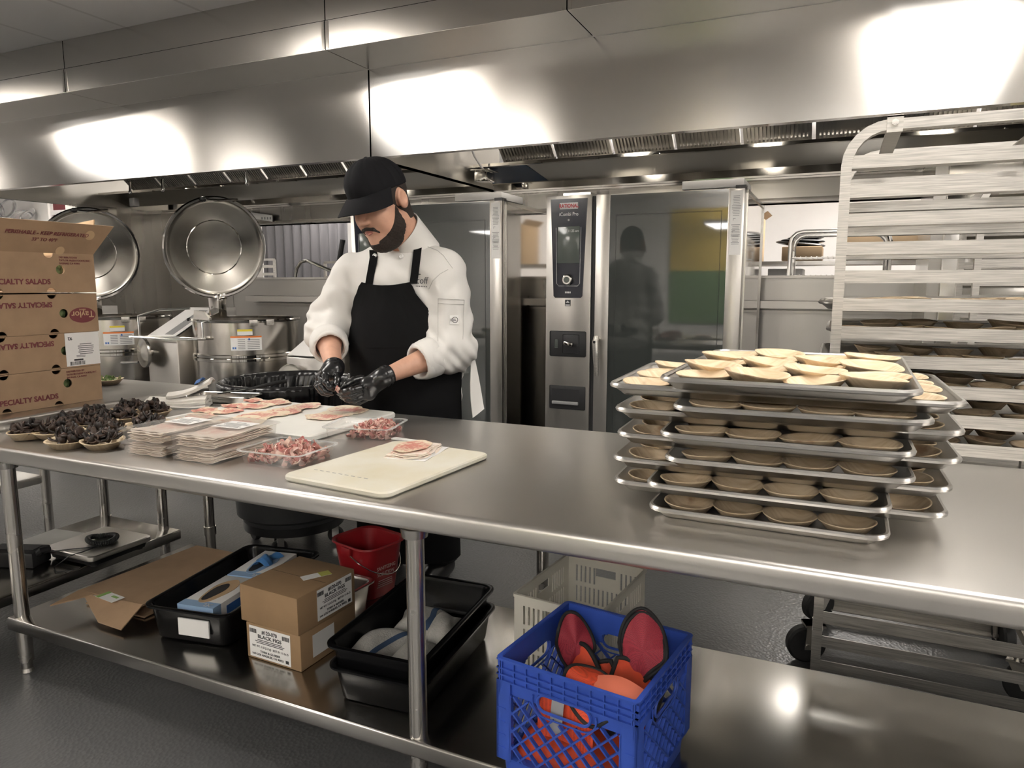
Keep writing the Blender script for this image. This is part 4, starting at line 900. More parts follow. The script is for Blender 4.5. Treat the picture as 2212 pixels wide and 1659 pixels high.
def ham_mat(name, red, fat, lo, hi):
    m = bpy.data.materials.new(name); m.use_nodes = True; nt = m.node_tree; p = nt.nodes['Principled BSDF']; L = nt.links.new
    tc = nd(nt, 'ShaderNodeTexCoord'); oi = nd(nt, 'ShaderNodeObjectInfo'); ad = nd(nt, 'ShaderNodeVectorMath', _operation='ADD'); cb = nd(nt, 'ShaderNodeCombineXYZ')
    L(oi.outputs['Random'], cb.inputs[2]); L(tc.outputs['Object'], ad.inputs[0]); L(cb.outputs[0], ad.inputs[1])
    nz = nd(nt, 'ShaderNodeTexNoise', Scale=34, Detail=6, Distortion=1.8); L(ad.outputs[0], nz.inputs['Vector'])
    sp = nd(nt, 'ShaderNodeSeparateXYZ'); L(tc.outputs['Object'], sp.inputs[0])
    le = nd(nt, 'ShaderNodeVectorMath', _operation='LENGTH'); mp = nd(nt, 'ShaderNodeMapping'); mp.inputs['Scale'].default_value = (10, 10, 0); mp.inputs['Location'].default_value = (.15, .1, 0); L(tc.outputs['Object'], mp.inputs['Vector']); L(mp.outputs[0], le.inputs[0])
    ma = nd(nt, 'ShaderNodeMath', _operation='MULTIPLY_ADD'); ma.inputs[1].default_value = .42; L(le.outputs['Value'], ma.inputs[0]); L(nz.outputs['Fac'], ma.inputs[2])
    r = nd(nt, 'ShaderNodeMapRange'); r.inputs['From Min'].default_value = lo; r.inputs['From Max'].default_value = hi; L(ma.outputs[0], r.inputs['Value'])
    n2 = nd(nt, 'ShaderNodeTexNoise', Scale=60, Detail=3); L(ad.outputs[0], n2.inputs['Vector'])
    rd = nd(nt, 'ShaderNodeMix', _data_type='RGBA'); rd.inputs['A'].default_value = tuple(red)+(1,); rd.inputs['B'].default_value = (min(1, red[0]*1.35), red[1]*1.9, red[2]*1.8, 1); L(n2.outputs['Fac'], rd.inputs['Factor'])
    mx = nd(nt, 'ShaderNodeMix', _data_type='RGBA'); L(rd.outputs['Result'], mx.inputs['A']); mx.inputs['B'].default_value = tuple(fat)+(1,); L(r.outputs[0], mx.inputs['Factor'])
    L(mx.outputs['Result'], p.inputs['Base Color']); p.inputs['Roughness'].default_value = .38; return m
M['ham'] = ham_mat('cured_ham', (.52, .16, .13), (.84, .72, .54), .60, .78)
M['ham2'] = ham_mat('ham_edge', (.70, .38, .33), (.90, .80, .70), .54, .82)
def slice_obj(loc, w, d, rotz, label, seed, z):
    q = random.Random(seed); a1, a2, a3 = [q.uniform(0, 6) for _ in range(3)]
    b = MB()
    def f(u, v):
        a = u*2*PI; rad = v*(1+.13*math.sin(2*a+a1)+.10*math.sin(3*a+a2)+.05*math.sin(7*a+a3)); x, y = rad*math.cos(a)*w/2, rad*math.sin(a)*d/2
        return V((x, y, .0015+.0022*v*(1+math.sin(5*a+a1)*math.sin(6*v+a2))))
    b.grid(f, 48, 8, .0012)
    o = b.build('ham_slice', 'ham', None, ang=60); o.location = (loc.x, loc.y, z); o.rotation_euler = (0, 0, rotz)
    return tag(o, label, 'ham slice', 'ham slices laid out on the board')
SL = [(395, 258, 215, 'front row, leftmost, beside the mushroom bowls'), (745, 312, 380, 'front row, largest, nearest the clear packs'), (960, 252, 330, 'middle of the board'), (1185, 208, 270, 'middle of the board, right of centre'), (1365, 165, 250, 'back row, right of centre'), (1095, 128, 240, 'back row, centre'), (885, 112, 170, 'back row, left corner'), (715, 158, 180, 'third along the left board edge'), (905, 166, 250, 'narrow one, left of centre'), (450, 203, 200, 'second along the left board edge'), (650, 212, 210, 'narrow one between left edge and centre'), (1730, 205, 340, 'dark one, farthest right'), (1570, 255, 300, 'dark folded one, right, near the empty board corner'), (310, 290, 230, 'fatty one at the lower left board edge')]
for i, (cx, cy, w, lb) in enumerate(SL):
    p = atz(340+cx*.235, 840+cy*.235, TZ+.021); ww = w*.235/600
    slice_obj(p, ww*1.25, ww*1.35, rnd.uniform(0, 3), 'thin ham slice on the white board, '+lb, i, TZ+.0208+.0002*(i % 3))
# stack of slices on the front board
cs = [atz(620+x*.208, 880+y*.208, TZ+.03) for x, y in ((1030, 470), (1330, 530), (1620, 380), (1320, 318))]
o0 = (cs[0]+cs[1]+cs[2]+cs[3])/4; ex = (cs[1]-cs[0]+cs[2]-cs[3])/2; ey = (cs[3]-cs[0]+cs[2]-cs[1])/2
t = thing('ham_stack', 'stack of ham slices on interleaf paper on the front board', 'ham', (o0.x, o0.y, TZ+.0165), math.atan2(ey.y, ey.x)-PI/2)
w, d = ex.length*.95, ey.length*.9
b = MB()
for k in range(5):
    q = random.Random(k); a1 = q.uniform(0, 6)
    b.grid(lambda u, v, k=k: V(((u-.5)*w*(1-.03*k)+.006*math.sin(5*v+a1), (v-.5)*d*(1-.02*k)*(1-.12*(2*u-1)**4)+.004*math.sin(7*u+a1), .001+.0032*k+.0012*math.sin(8*u+9*v+a1))), 16, 24, .0016)
b.build('ham_slices', 'ham2', t, ang=60)
b = MB(); b.grid(lambda u, v: V((.012+(u-.5)*w*1.03, (v-.5)*d*1.03, .001+.001*math.sin(9*v))), 8, 8, .0006); b.build('interleaf_paper', 'paper', t)
o = slice_obj(V((0, 0, 0)), w*.85, d*.9, 0, '', 77, 0); bpy.data.objects.remove(o)
b = MB(); b.grid(lambda u, v: V((-.008+(.43*w*v*(1+.08*math.sin(3*u*2*PI)))*math.cos(u*2*PI), (.46*d*v*(1+.05*math.sin(2*u*2*PI+1)))*math.sin(u*2*PI), .0185+.001*math.sin(u*30)*v)), 40, 6, .001); b.build('top_slice', 'ham', t, ang=60)
# ---- clear packs and trays ----
def clear_mat(name, a=.82, tint=(.95, .94, .93)):
    m = bpy.data.materials.new(name); m.use_nodes = True; nt = m.node_tree; L = nt.links.new; out = nt.nodes['Material Output']; nt.nodes.remove(nt.nodes['Principled BSDF'])
    tr = nd(nt, 'ShaderNodeBsdfTransparent'); tr.inputs['Color'].default_value = tuple(tint)+(1,); gl = nd(nt, 'ShaderNodeBsdfGlossy', Roughness=.08); gl.inputs['Color'].default_value = (1, 1, 1, 1)
    df = nd(nt, 'ShaderNodeBsdfDiffuse'); df.inputs['Color'].default_value = (.85, .84, .82, 1)
    lw = nd(nt, 'ShaderNodeLayerWeight', Blend=.5); pw = nd(nt, 'ShaderNodeMath', _operation='POWER'); pw.inputs[1].default_value = 4; L(lw.outputs['Facing'], pw.inputs[0]); fz = nd(nt, 'ShaderNodeMath', _operation='MULTIPLY_ADD'); fz.inputs[1].default_value = .4; fz.inputs[2].default_value = .05; L(pw.outputs[0], fz.inputs[0]); m1 = nd(nt, 'ShaderNodeMixShader'); m2 = nd(nt, 'ShaderNodeMixShader'); m1.inputs[0].default_value = 1-a
    L(tr.outputs[0], m1.inputs[1]); L(df.outputs[0], m1.inputs[2]); L(fz.outputs[0], m2.inputs[0]); L(m1.outputs[0], m2.inputs[1]); L(gl.outputs[0], m2.inputs[2]); L(m2.outputs[0], out.inputs['Surface'])
    return m
M['tray'] = clear_mat('clear_tray', .95); M['film'] = clear_mat('clear_film', .86); M['rimclear'] = clear_mat('clear_rim', .6)
def corner_frame(pn, pl, pr, z):          # near, left and right bottom corners in the photo
    n, l, r = atz(*pn, z), atz(*pl, z), atz(*pr, z); ex = n-l; ey = r-n
    a = math.atan2(ex.y, ex.x); d = V((-math.sin(a), math.cos(a), 0)); w = ex.length; dd = ey.dot(d)
    c = (l+n)/2+d*dd/2; print('tray', w, dd, math.degrees(a)); return c, a, w, dd
def ham_pack(c, a, w, d, z, label):
    t = thing('ham_pack', label, 'food pack', (c.x, c.y, z), a, group='clear packs of sliced ham'); h = .034
    b = loft([rr(w, d, .02, .0005), rr(w+.008, d+.008, .022, h-.002)], True, False); loft([rr(w+.008, d+.008, .022, h-.002), rr(w+.03, d+.03, .03, h), rr(w+.03, d+.03, .03, h+.001)], False, False, b); b.build('tray', 'tray', t)
    b = loft([rr(w+.026, d+.026, .03, h+.002)], True, False); b.build('lid_film', 'film', t)
    b = MB(); q = random.Random(int(w*1e4+z*1e3))
    for k in range(9):
        s_ = q.uniform(-.01, .01); zz_ = .003+k*.0033
        b.grid(lambda u, v, k=k, s_=s_, zz_=zz_: V(((u-.5)*(w-.022)*(1-.02*(k % 2)), (v-.5)*(d-.022-.012*(k % 3))+s_*.4, zz_+.0022*math.sin(9*v+k)+.0012*math.sin(14*u+2*k))), 14, 14, .0012)
    b.build('ham_slices', 'ham2', t, ang=60)
    b = MB(); b.box(-w*.32, w*.34, -d*.02, d*.32, h+.0026, h+.003); lb = b.build('pack_label', 'paper', t)
    texts(lines(w*.34, .005, 1, 0, d*.25-.0, .8)+lines(w*.56, d*.2, 6, 0, d*.11, .35, 2), 'greyink', lb, Matrix.Translation((0, 0, h+.0034)), 'label_print')
    return t
c, a, w, d = corner_frame((460, 1007), (368, 994), (580, 962), TZ)
ham_pack(c, a, w, d, TZ+.0005, 'clear pack of sliced ham, lower one of the right stack')
ham_pack(c+V((-.004, .003, 0)), a+.02, w, d, TZ+.040, 'clear pack of sliced ham with a white label, upper one of the right stack')
c2, a2, w2, d2 = corner_frame((345, 993), (262, 981), (470, 948), TZ)
ham_pack(c2, a2, w, d, TZ+.0005, 'clear pack of sliced ham, lower one of the left stack')
ham_pack(c2+V((.003, -.004, 0)), a2-.03, w, d, TZ+.040, 'clear pack of sliced ham with a white label, upper one of the left stack')
def chop_tray(pn, pl, pr, label, seed, full):
    c, a, w, d = corner_frame(pn, pl, pr, TZ); h = .036
    t = thing('clear_tray', label, 'food tray', (c.x, c.y, TZ+.0005), a, group='open clear trays')
    b = loft([rr(w, d, .02, .0005), rr(w+.008, d+.008, .022, h), rr(w+.009, d+.009, .022, h+.001)], True, False); b.build('tray_shell', 'tray', t)
    b = loft([rr(w+.009, d+.009, .022, h), rr(w+.03, d+.03, .03, h), rr(w+.03, d+.03, .03, h+.002), rr(w+.012, d+.012, .022, h+.002)], False, False); b.build('tray_rim', 'rimclear', t)
    b = MB(); q = random.Random(seed); x0 = -w/2+.015 if full else -w*.16
    for k in range(300):
        x = q.uniform(x0, w/2-.012); y = q.uniform(-d/2+.012, d/2-.012); e = 1-abs(2*(x-(x0+w/2)/2)/(w/2-x0))**2.5*.6; hz = q.uniform(.006, .05 if full else .042)*e*(1-abs(2*y/d)**3*.4)
        flake(b, (x, y, max(.006, hz)), q.uniform(.018, .034), q.uniform(.010, .018), q.uniform(.8, 3), q, .0024)
    o = b.build('chopped_ham', 'chop', None, ang=80, fix=False); o.location = t.location; o.rotation_euler = (0, 0, a)
    tag(o, 'heap of chopped pink ham in the '+('front' if full else 'rear')+' clear tray', 'chopped ham', None, 'stuff')
chop_tray((643, 1015), (519, 1000), (739, 987), 'clear open tray of chopped ham in front of the worn board', 5, True)
chop_tray((838, 953), (703, 948), (886, 930), 'clear open tray half filled with chopped ham, behind the worn board', 6, False)
b = MB(); p = atz(862, 955, TZ); b.box(-.07, .06, -.012, .012, 0, .006, bev=.002); o = b.build('white_scraper', 'hdpe', None); o.location = (p.x+.03, p.y+.02, TZ+.0003); o.rotation_euler = (0, 0, -.1); tag(o, 'thin white plastic scraper behind the worn board', 'scraper')
# ---- folded towel and dark tray at the left rear ----
M['towel'] = mat('white_towel', (.74, .71, .66), .9, bump=.5, bscale=260, bdist=.0015, noise=.05, nscale=20)
M['stripe'] = mat('blue_stripe', (.06, .13, .32), .9)
p = atz(378, 880, TZ); t = thing('folded_towel', 'white kitchen towel with a blue stripe folded at the table rear, left of the board', 'towel', (p.x, p.y+.0, TZ+.0055), .55)
b = MB()
for k in range(3):
    b.grid(lambda u, v, k=k: V(((u-.5)*(.26-.02*k)+.01*k, (v-.5)*(.11-.012*k), .010+.013*k+.004*math.sin(6*u+k)+.003*math.sin(9*v+2*k)-.006*(2*v-1)**4)), 20, 10, .011)
b.grid(lambda u, v: V((-.02+.16*u, (v-.5)*.075+.02*u, .045+.055*u*u+.012*math.sin(3*v))), 14, 8, .012)
b.build('towel_cloth', 'towel', t, ang=70)
b = MB(); b.grid(lambda u, v: V((.085+.022*u, (v-.5)*.078+.016, .0585+.055*((.105+.022*u)/.16)**2+.012*math.sin(3*v)+.0065)), 4, 8, .002); b.build('blue_stripe', 'stripe', t, ang=70)
p = atz(440, 878, TZ); t = thing('dark_tray', 'dark steel tray at the table corner behind the towel', 'tray', (p.x-.02, p.y+.13, TZ+.0005), .25)
loft(pan_loops(.30, .13, .03, .012, r=.015, roll=.004)).build('tray_body', 'ovenside', t)
b = MB(); b.tube([(.10, .0, .05), (.20, .02, .075), (.26, .05, .085)], [.006, .008, .008], 8); b.grid(lambda u, v: V((-.02+.13*u, -.02+.05*v-.02*u, .036+.02*u)), 4, 2, .004); b.build('bench_knife', 'black', t)
# ================= UNDER THE TABLE =================
M['gastro'] = mat('black_polycarbonate', (.004, .004, .0045), .2, spec=.18)
M['bluelight'] = mat('light_blue_print', (.30, .45, .66), .5)
M['glovebl'] = mat('blue_nitrile', (.07, .22, .5), .4)
M['greenp'] = mat('green_print', (.25, .42, .12), .6)
M['board2'] = mat('fig_carton', (.30, .19, .10), .75, noise=.06, nscale=9)
M['seam'] = mat('board_seam', (.12, .075, .04), .8)
M['yellowgreen'] = mat('yellow_green_print', (.45, .45, .10), .6)
M['towelg'] = mat('grey_towel', (.40, .39, .36), .95, bump=.8, bscale=220, bdist=.003, noise=.1, nscale=40)
M['navy'] = mat('navy_stripe', (.03, .06, .12), .9)
M["pinkprint"] = mat("pale_pink_print", (.70, .50, .48), .6)
M["vestpink"] = mat("pale_orange_tape", (.85, .22, .13), .5)
M['red'] = mat('red_plastic', (.30, .012, .016), .35)
M['crateclear'] = mat('frosted_plastic', (.80, .77, .68), .35, alpha=.62, spec=.4)
M['blue'] = mat('blue_crate_plastic', (.035, .085, .42), .38, spec=.45, noise=.08, nscale=12)
M['vestsolid'] = mat('orange_cloth', (.62, .07, .025), .75, noise=.15, nscale=14)
M['reflect'] = mat('grey_reflective_tape', (.45, .45, .46), .35, metal=.4)
M['trimb'] = mat('black_binding', (.01, .01, .011), .7)
M['can'] = mat('dark_grey_plastic', (.035, .036, .038), .5, noise=.1, nscale=4)
M['bag'] = mat('black_bag', (.010, .010, .011), .22, spec=.6)
SZ = .1885
# flattened cardboard
t = thing('flattened_carton', 'flattened brown carton lying on the undershelf, left end', 'cardboard', (-2.0, 1.6, SZ))
q = [atz(x, y, .245) for x, y in ((172, 1272), (308, 1304), (530, 1204), (425, 1184))]
b = MB(); b.prism([(q[0].x, q[0].y, .236), (q[1].x, q[1].y, .236), (q[2].x, q[2].y, .25), (q[3].x, q[3].y, .25)], (0, 0, .006)); b.build('top_layer', 'board', t, world=True)
b = MB(); b.prism([(q[0].x+.01, q[0].y+.01, .19), (q[1].x-.01, q[1].y+.01, .19), (q[2].x-.01, q[2].y, .215), (q[3].x, q[3].y, .215)], (0, 0, .005)); b.build('bottom_layer', 'board', t, world=True)
a1, a2 = atz(108, 1310, .232), atz(205, 1285, .236); c1, c2 = atz(258, 1352, .215), atz(318, 1312, .235)
b = MB(); b.prism([q[0]+V((0, 0, -.006)), a1, a2, atz(225, 1278, .24)], (0, 0, .004)); b.build('flap', 'board', t, world=True)
b = MB(); b.prism([q[1]+V((0, 0, -.006)), atz(262, 1362, .20), atz(212, 1345, .20), atz(180, 1285, .235)], (0, 0, .004)); b.build('flap', 'board', t, world=True)
b = MB(); p = atz(238, 1288, .246); b.box(-.045, .045, -.022, .022, 0, .0006, mtx=Matrix.Translation((p.x, p.y, .2432)) @ Matrix.Rotation(R(-6), 4, 'Z')); st = b.build('shipping_sticker', 'paper', t, world=True)
b = MB(); b.box(-.045, -.028, -.022, .022, .0006, .0012, mtx=Matrix.Translation((p.x, p.y, .2432)) @ Matrix.Rotation(R(-6), 4, 'Z')); b.box(0, .03, .002, .012, .0006, .0012, mtx=Matrix.Translation((p.x, p.y, .2432)) @ Matrix.Rotation(R(-6), 4, 'Z')); b.build('sticker_print', 'greenp', st, world=True)
def gastro(name, W, D, h, loc, rotz, label, m, r=.03, group=None):
    t = thing(name, label, 'pan', loc, rotz, group)
    L = [rr(W-.07, D-.07, r*.8, .003), rr(W-.055, D-.055, r, .012), rr(W-.036, D-.036, r, h-.012), rr(W-.03, D-.03, r, h-.003), rr(W-.012, D-.012, r+.006, h), rr(W, D, r+.01, h-.002), rr(W, D, r+.01, h-.007), rr(W-.026, D-.026, r, h-.008), rr(W-.031, D-.031, r, h-.02), rr(W-.05, D-.05, r, .008), rr(W-.066, D-.066, r*.8, 0)]
    loft(L).build('pan_body', m, t, ang=45); return t
gL = gastro('food_pan', .305, .53, .112, (-1.725, 1.665, SZ), R(9), 'black plastic food pan holding two glove boxes, left of the fig boxes', 'gastro')
b = MB(); b.box(-.03, .075, -.2525, -.2475, .03, .082); b.build('torn_sticker', 'paper', gL, mtx=Matrix.Rotation(R(0), 4, 'Z'))
def glove_box(loc, rz, label, blue, rot=None):
    t = thing('glove_box', label, 'box', loc, rz, rot=rot); W, D, H = .125, .22, .062
    b = MB(); b.box(-W/2, W/2, -D/2, D/2, 0, H, bev=.0015); b.build('carton', 'paper', t)
    b = MB(); b.box(-W/2-.0006, W/2+.0006, -D/2-.0006, -D/2+.035, 0.001, H+.0006); b.build('printed_end', 'bluelight', t)
    b = MB(); b.box(W/2, W/2+.0008, -D/2+.06, D/2-.01, .018, .045); b.build('printed_band', 'blueprint', t)
    texts([('XL', .026, 0, 0, {})], 'offwhite', t, frame((.03, -D/2+.017, H+.0009), (-1, 0, 0), (0, -1, 0)), 'size_print')
    pts = [V((.036*math.cos(a)*(1+.1*math.sin(3*a)), .085*math.sin(a), H+.0005)) for a in [2*PI*k/24 for k in range(24)]]
    b = MB(); b.prism(pts, (0, 0, .0012)); op = b.build('opening', 'boardin' if not blue else 'bluelight', t)
    b = MB(); b.prism([V((p.x*.55-.006, p.y*.72-.01, H+.0019)) for p in pts], (0, 0, .0008)); b.build('dark_slot', 'ink', op)
    if blue:
        b = MB(); qq = random.Random(4)
        for k in range(5): b.grid(lambda u, v, k=k: V((.0+.05*(u-.5)+.012*math.sin(4*v+k), .02+.06*(v-.5)+.01*k-.02, H+.004+.03*math.sin(PI*u)*(.5+.5*math.sin(3*v+k))*(1-.12*k))), 8, 8, .0012)
        b.build('pulled_glove', 'glovebl', t, ang=70)
    return t
glove_box((-1.700, 1.557, SZ+.045), R(8), 'white and blue glove box with an empty opening, front one in the black pan', False)
glove_box((-1.735, 1.782, SZ+.045), R(11), 'glove box with a blue glove sticking out, rear one in the black pan', True)
b = MB(); b.box(-1.775, -1.665, 1.50, 1.83, SZ+.006, SZ+.044, mtx=None); o = b.build('folded_cloth', 'blackmatte', None); tag(o, 'black folded cloth beneath the glove boxes in the pan', 'cloth')
def fig_label(parent, mtx, name='product_label', small=False):
    W, H = .138, .092
    b = MB(); b.box(-W/2, W/2, -H/2, H/2, 0, .0005, bev=0); lb = b.build(name, 'paper', parent, mtx=mtx)
    up = mtx @ Matrix.Translation((0, 0, .0008))
    texts([('#120-070', .0155, 0, .033, dict(bold=.02, sx=.85)), ('BLACK FIGS', .0145, 0, .0185, dict(bold=.02, sx=1.05)), ('NET WT. 5 LB (2.2 kg)', .0085, -.028, -.012, dict(sx=.8)), ('BEST BY: 11-26-25', .0085, .036, -.0125, dict(sx=.8)),
           ('TORN & GLASSER', .0085, 0, -.026, dict(bold=.015)), ('LOS ANGELES, CA 90021', .0085, 0, -.036, dict(bold=.015)), ('3205', .0068, -.055, -.036, {})]
          + lines(.12, .014, 3, 0, .004, .35, 3), 'ink', lb, up)
    b = MB()
    for sx in (-1, 1):
        for k in range(6): b.box(sx*.055-.012+.004*k, sx*.055-.012+.004*k+.0026, .026, .038, .0005, .001)
    b.box(.052, .062, -.040, -.031, .0005, .001); b.build('code_marks', 'ink', lb, mtx=mtx)
def fig_box(loc, rz, W, D, H, label, side):
    t = thing('fig_box', label, 'box', loc, rz, group='cartons of figs')
    b = MB(); b.box(-W/2, W/2, -D/2, D/2, 0, H, bev=.0025); b.build('carton', 'board2', t)
    b = MB(); b.box(-W/2+.004, W/2-.004, -.002, -.0005, H, H+.0008); b.build('flap_seam', 'seam', t)
    if side == 'front': fig_label(t, frame((-.012, -D/2-.0005, H/2), (1, 0, 0), (0, 0, 1)) @ Matrix.Diagonal((1.1, 1.0, 1, 1)))
    else:
        fig_label(t, frame((W/2+.0005, .03, H*.52), (0, 1, 0), (0, 0, 1)) @ Matrix.Diagonal((1.05, .98, 1, 1)))
        b = MB(); b.box(-.042, .042, -.016, .016, 0, .0006, mtx=Matrix.Translation((.045, .025, H+.0005)) @ Matrix.Rotation(R(62), 4, 'Z')); st = b.build('top_sticker', 'paper', t)
        b = MB(); b.box(.01, .042, -.016, .016, .0006, .001, mtx=Matrix.Translation((.045, .025, H+.0005)) @ Matrix.Rotation(R(62), 4, 'Z')); b.build('sticker_band', 'yellowgreen', st)
    return t
fb = fig_box((-1.375, 1.555, SZ), R(-2), .20, .235, .105, 'brown carton with a white black-figs label on its front, lower of the two', 'front')
b = MB(); b.box(.1, .1006, -.07, .02, .02, .085, mtx=Matrix.Rotation(R(0), 4, 'X')); b.build('side_label', 'paper', fb)
fig_box((-1.382, 1.553, SZ+.106), R(-3.5), .218, .235, .108, 'brown carton with a white black-figs label on its right side, upper of the two', 'side')
M['gastrosteel'] = MATS['leg_steel']
gastro('steel_pan', .20, .165, .112, (-1.405, 1.755, SZ), R(-3), 'small steel pan behind the fig boxes', 'ovenside', .02)
# right pans with towels
gR1 = gastro('food_pan', .285, .49, .10, (-1.005, 1.60, SZ), R(4), 'empty black plastic food pan under the towel pan', 'gastro', group=None)
gR2 = gastro('food_pan', .285, .49, .10, (-1.008, 1.597, SZ+.058), R(4), 'black plastic food pan holding folded grey towels, on top of another', 'gastro')
def towel(loc, rz, w, d, label, seed, stripe):
    t = thing('folded_towel', label, 'towel', loc, rz, group='towels in the black pan'); q = random.Random(seed); a1, a2, a3 = [q.uniform(0, 6) for _ in range(3)]
    def f(u, v, o=0): 
        x, y = (u-.5)*w, (v-.5)*d; e = (1-abs(2*u-1)**4)*(1-abs(2*v-1)**4)
        return V((x+.006*math.sin(7*v+a1), y+.006*math.sin(6*u+a2), o+.045*e**.4+.006*math.sin(5*u+a1)*math.sin(6*v+a3)))
    b = MB(); b.grid(f, 22, 22, .022); b.build('towel_cloth', 'towelg', t, ang=80)
    if stripe:
        b = MB(); b.grid(lambda u, v: f(.70+.14*u, .06+.88*v, .0012), 5, 22, .001); b.build('stripe', 'navy', t, ang=80)
    return t
towel((-1.055, 1.485, SZ+.080), R(-10), .115, .18, 'grey towel folded in the black pan, front left one', 1, True)
towel((-1.04, 1.675, SZ+.072), R(8), .13, .14, 'grey towel with a blue stripe, rear one in the black pan', 2, True)
towel((-.955, 1.475, SZ+.074), R(4), .085, .18, 'grey towel in the black pan, front one beside the table leg', 3, False)
towel((-.955, 1.655, SZ+.076), R(12), .085, .13, 'grey towel in the black pan, right rear one', 4, False)
# red bucket
t = thing('red_bucket', 'red square cleaning bucket with white lettering and wire handle', 'bucket', (-1.425, 1.955, SZ), R(-14)); h = .19
b = loft([rr(.135, .125, .03, .003), rr(.138, .128, .03, .003), rr(.192, .172, .045, h-.004), rr(.215, .195, .055, h), rr(.217, .197, .055, h-.006), rr(.197, .177, .047, h-.010), rr(.143, .133, .032, 0)]); b.build('pail', 'red', t, ang=50)
for sx in (-1, 1):
    b = MB(); b.box(-.022, .022, sx*.094-.006, sx*.094+.006, h-.035, h-.008, bev=.002); b.build('handle_lug', 'red', t)
b = MB(); b.tube([V((.118*math.sin(a), .097*math.cos(a), h-.02-.078*math.sin(a))) for a in [PI*k/16 for k in range(17)]], .0022, 6); b.build('wire_handle', 'chrome', t)
texts([('SANITIZING', .019, 0, .012, dict(sx=.8)), ('SOLUTION', .019, 0, -.010, dict(sx=.8))]+lines(.07, .03, 4, 0, -.045, .35, 5), 'pinkprint', t, frame((.0872, .0, h*.50), (0.0, 1, 0), (.145, 0, 1)))
# clear crate
def slot_wall(b, L_, h, slots, thick, mtx):        # wall in the x-z plane with rectangular slots left open
    xs = sorted(set([-L_/2, L_/2]+[s_[0] for s_ in slots]+[s_[1] for s_ in slots])); zs = sorted(set([0, h]+[s_[2] for s_ in slots]+[s_[3] for s_ in slots]))
    fm = bmesh.new()
    for i in range(len(xs)-1):
        for j in range(len(zs)-1):
            cx, cz = (xs[i]+xs[i+1])/2, (zs[j]+zs[j+1])/2
            if any(a < cx < c and d < cz < e for a, c, d, e in slots): continue
            fm.faces.new([fm.verts.new(v) for v in ((xs[i], 0, zs[j]), (xs[i+1], 0, zs[j]), (xs[i+1], 0, zs[j+1]), (xs[i], 0, zs[j+1]))])
    bmesh.ops.remove_doubles(fm, verts=fm.verts, dist=1e-6); fm.normal_update(); bmesh.ops.solidify(fm, geom=list(fm.faces), thickness=thick); b._join(fm, mtx)
t = thing('clear_crate', 'translucent beige plastic crate with slotted walls behind the blue crate', 'crate', (-.605, 1.82, SZ), R(-6)); cw, cd, ch = .245, .33, .232
b = MB(); sl = []
for z0 in (.02, .085, .15):
    for k in range(14):
        x = -.098+.0145*k
        if z0 > .1 and abs(x) < .04: continue
        sl.append((x, x+.006, z0, z0+.052))
sl.append((-.032, .032, .178, .203))
slot_wall(b, cw, ch, sl, .003, Matrix.Translation((0, -cd/2, 0))); slot_wall(b, cw, ch, sl, .003, Matrix.Translation((0, cd/2, 0)))
sl2 = []
for z0 in (.02, .085, .15):
    for k in range(19):
        x = -.14+.0148*k
        if z0 > .1 and abs(x) < .04: continue
        sl2.append((x, x+.006, z0, z0+.052))
sl2.append((-.032, .032, .178, .203))
for sx in (-1, 1): slot_wall(b, cd, ch, sl2, .003, Matrix.Translation((sx*cw/2, 0, 0)) @ Matrix.Rotation(R(90), 4, 'Z'))
b.build('slotted_walls', 'crateclear', t, ang=0)
b = loft([rr(cw+.012, cd+.012, .008, ch-.008), rr(cw+.012, cd+.012, .008, ch), rr(cw-.004, cd-.004, .006, ch), rr(cw-.004, cd-.004, .006, ch-.008), rr(cw+.012, cd+.012, .008, ch-.008)], False, False); b.build('rim', 'crateclear', t)
b = MB(); b.box(-cw/2, cw/2, -cd/2, cd/2, 0, .004); b.build('base', 'crateclear', t)
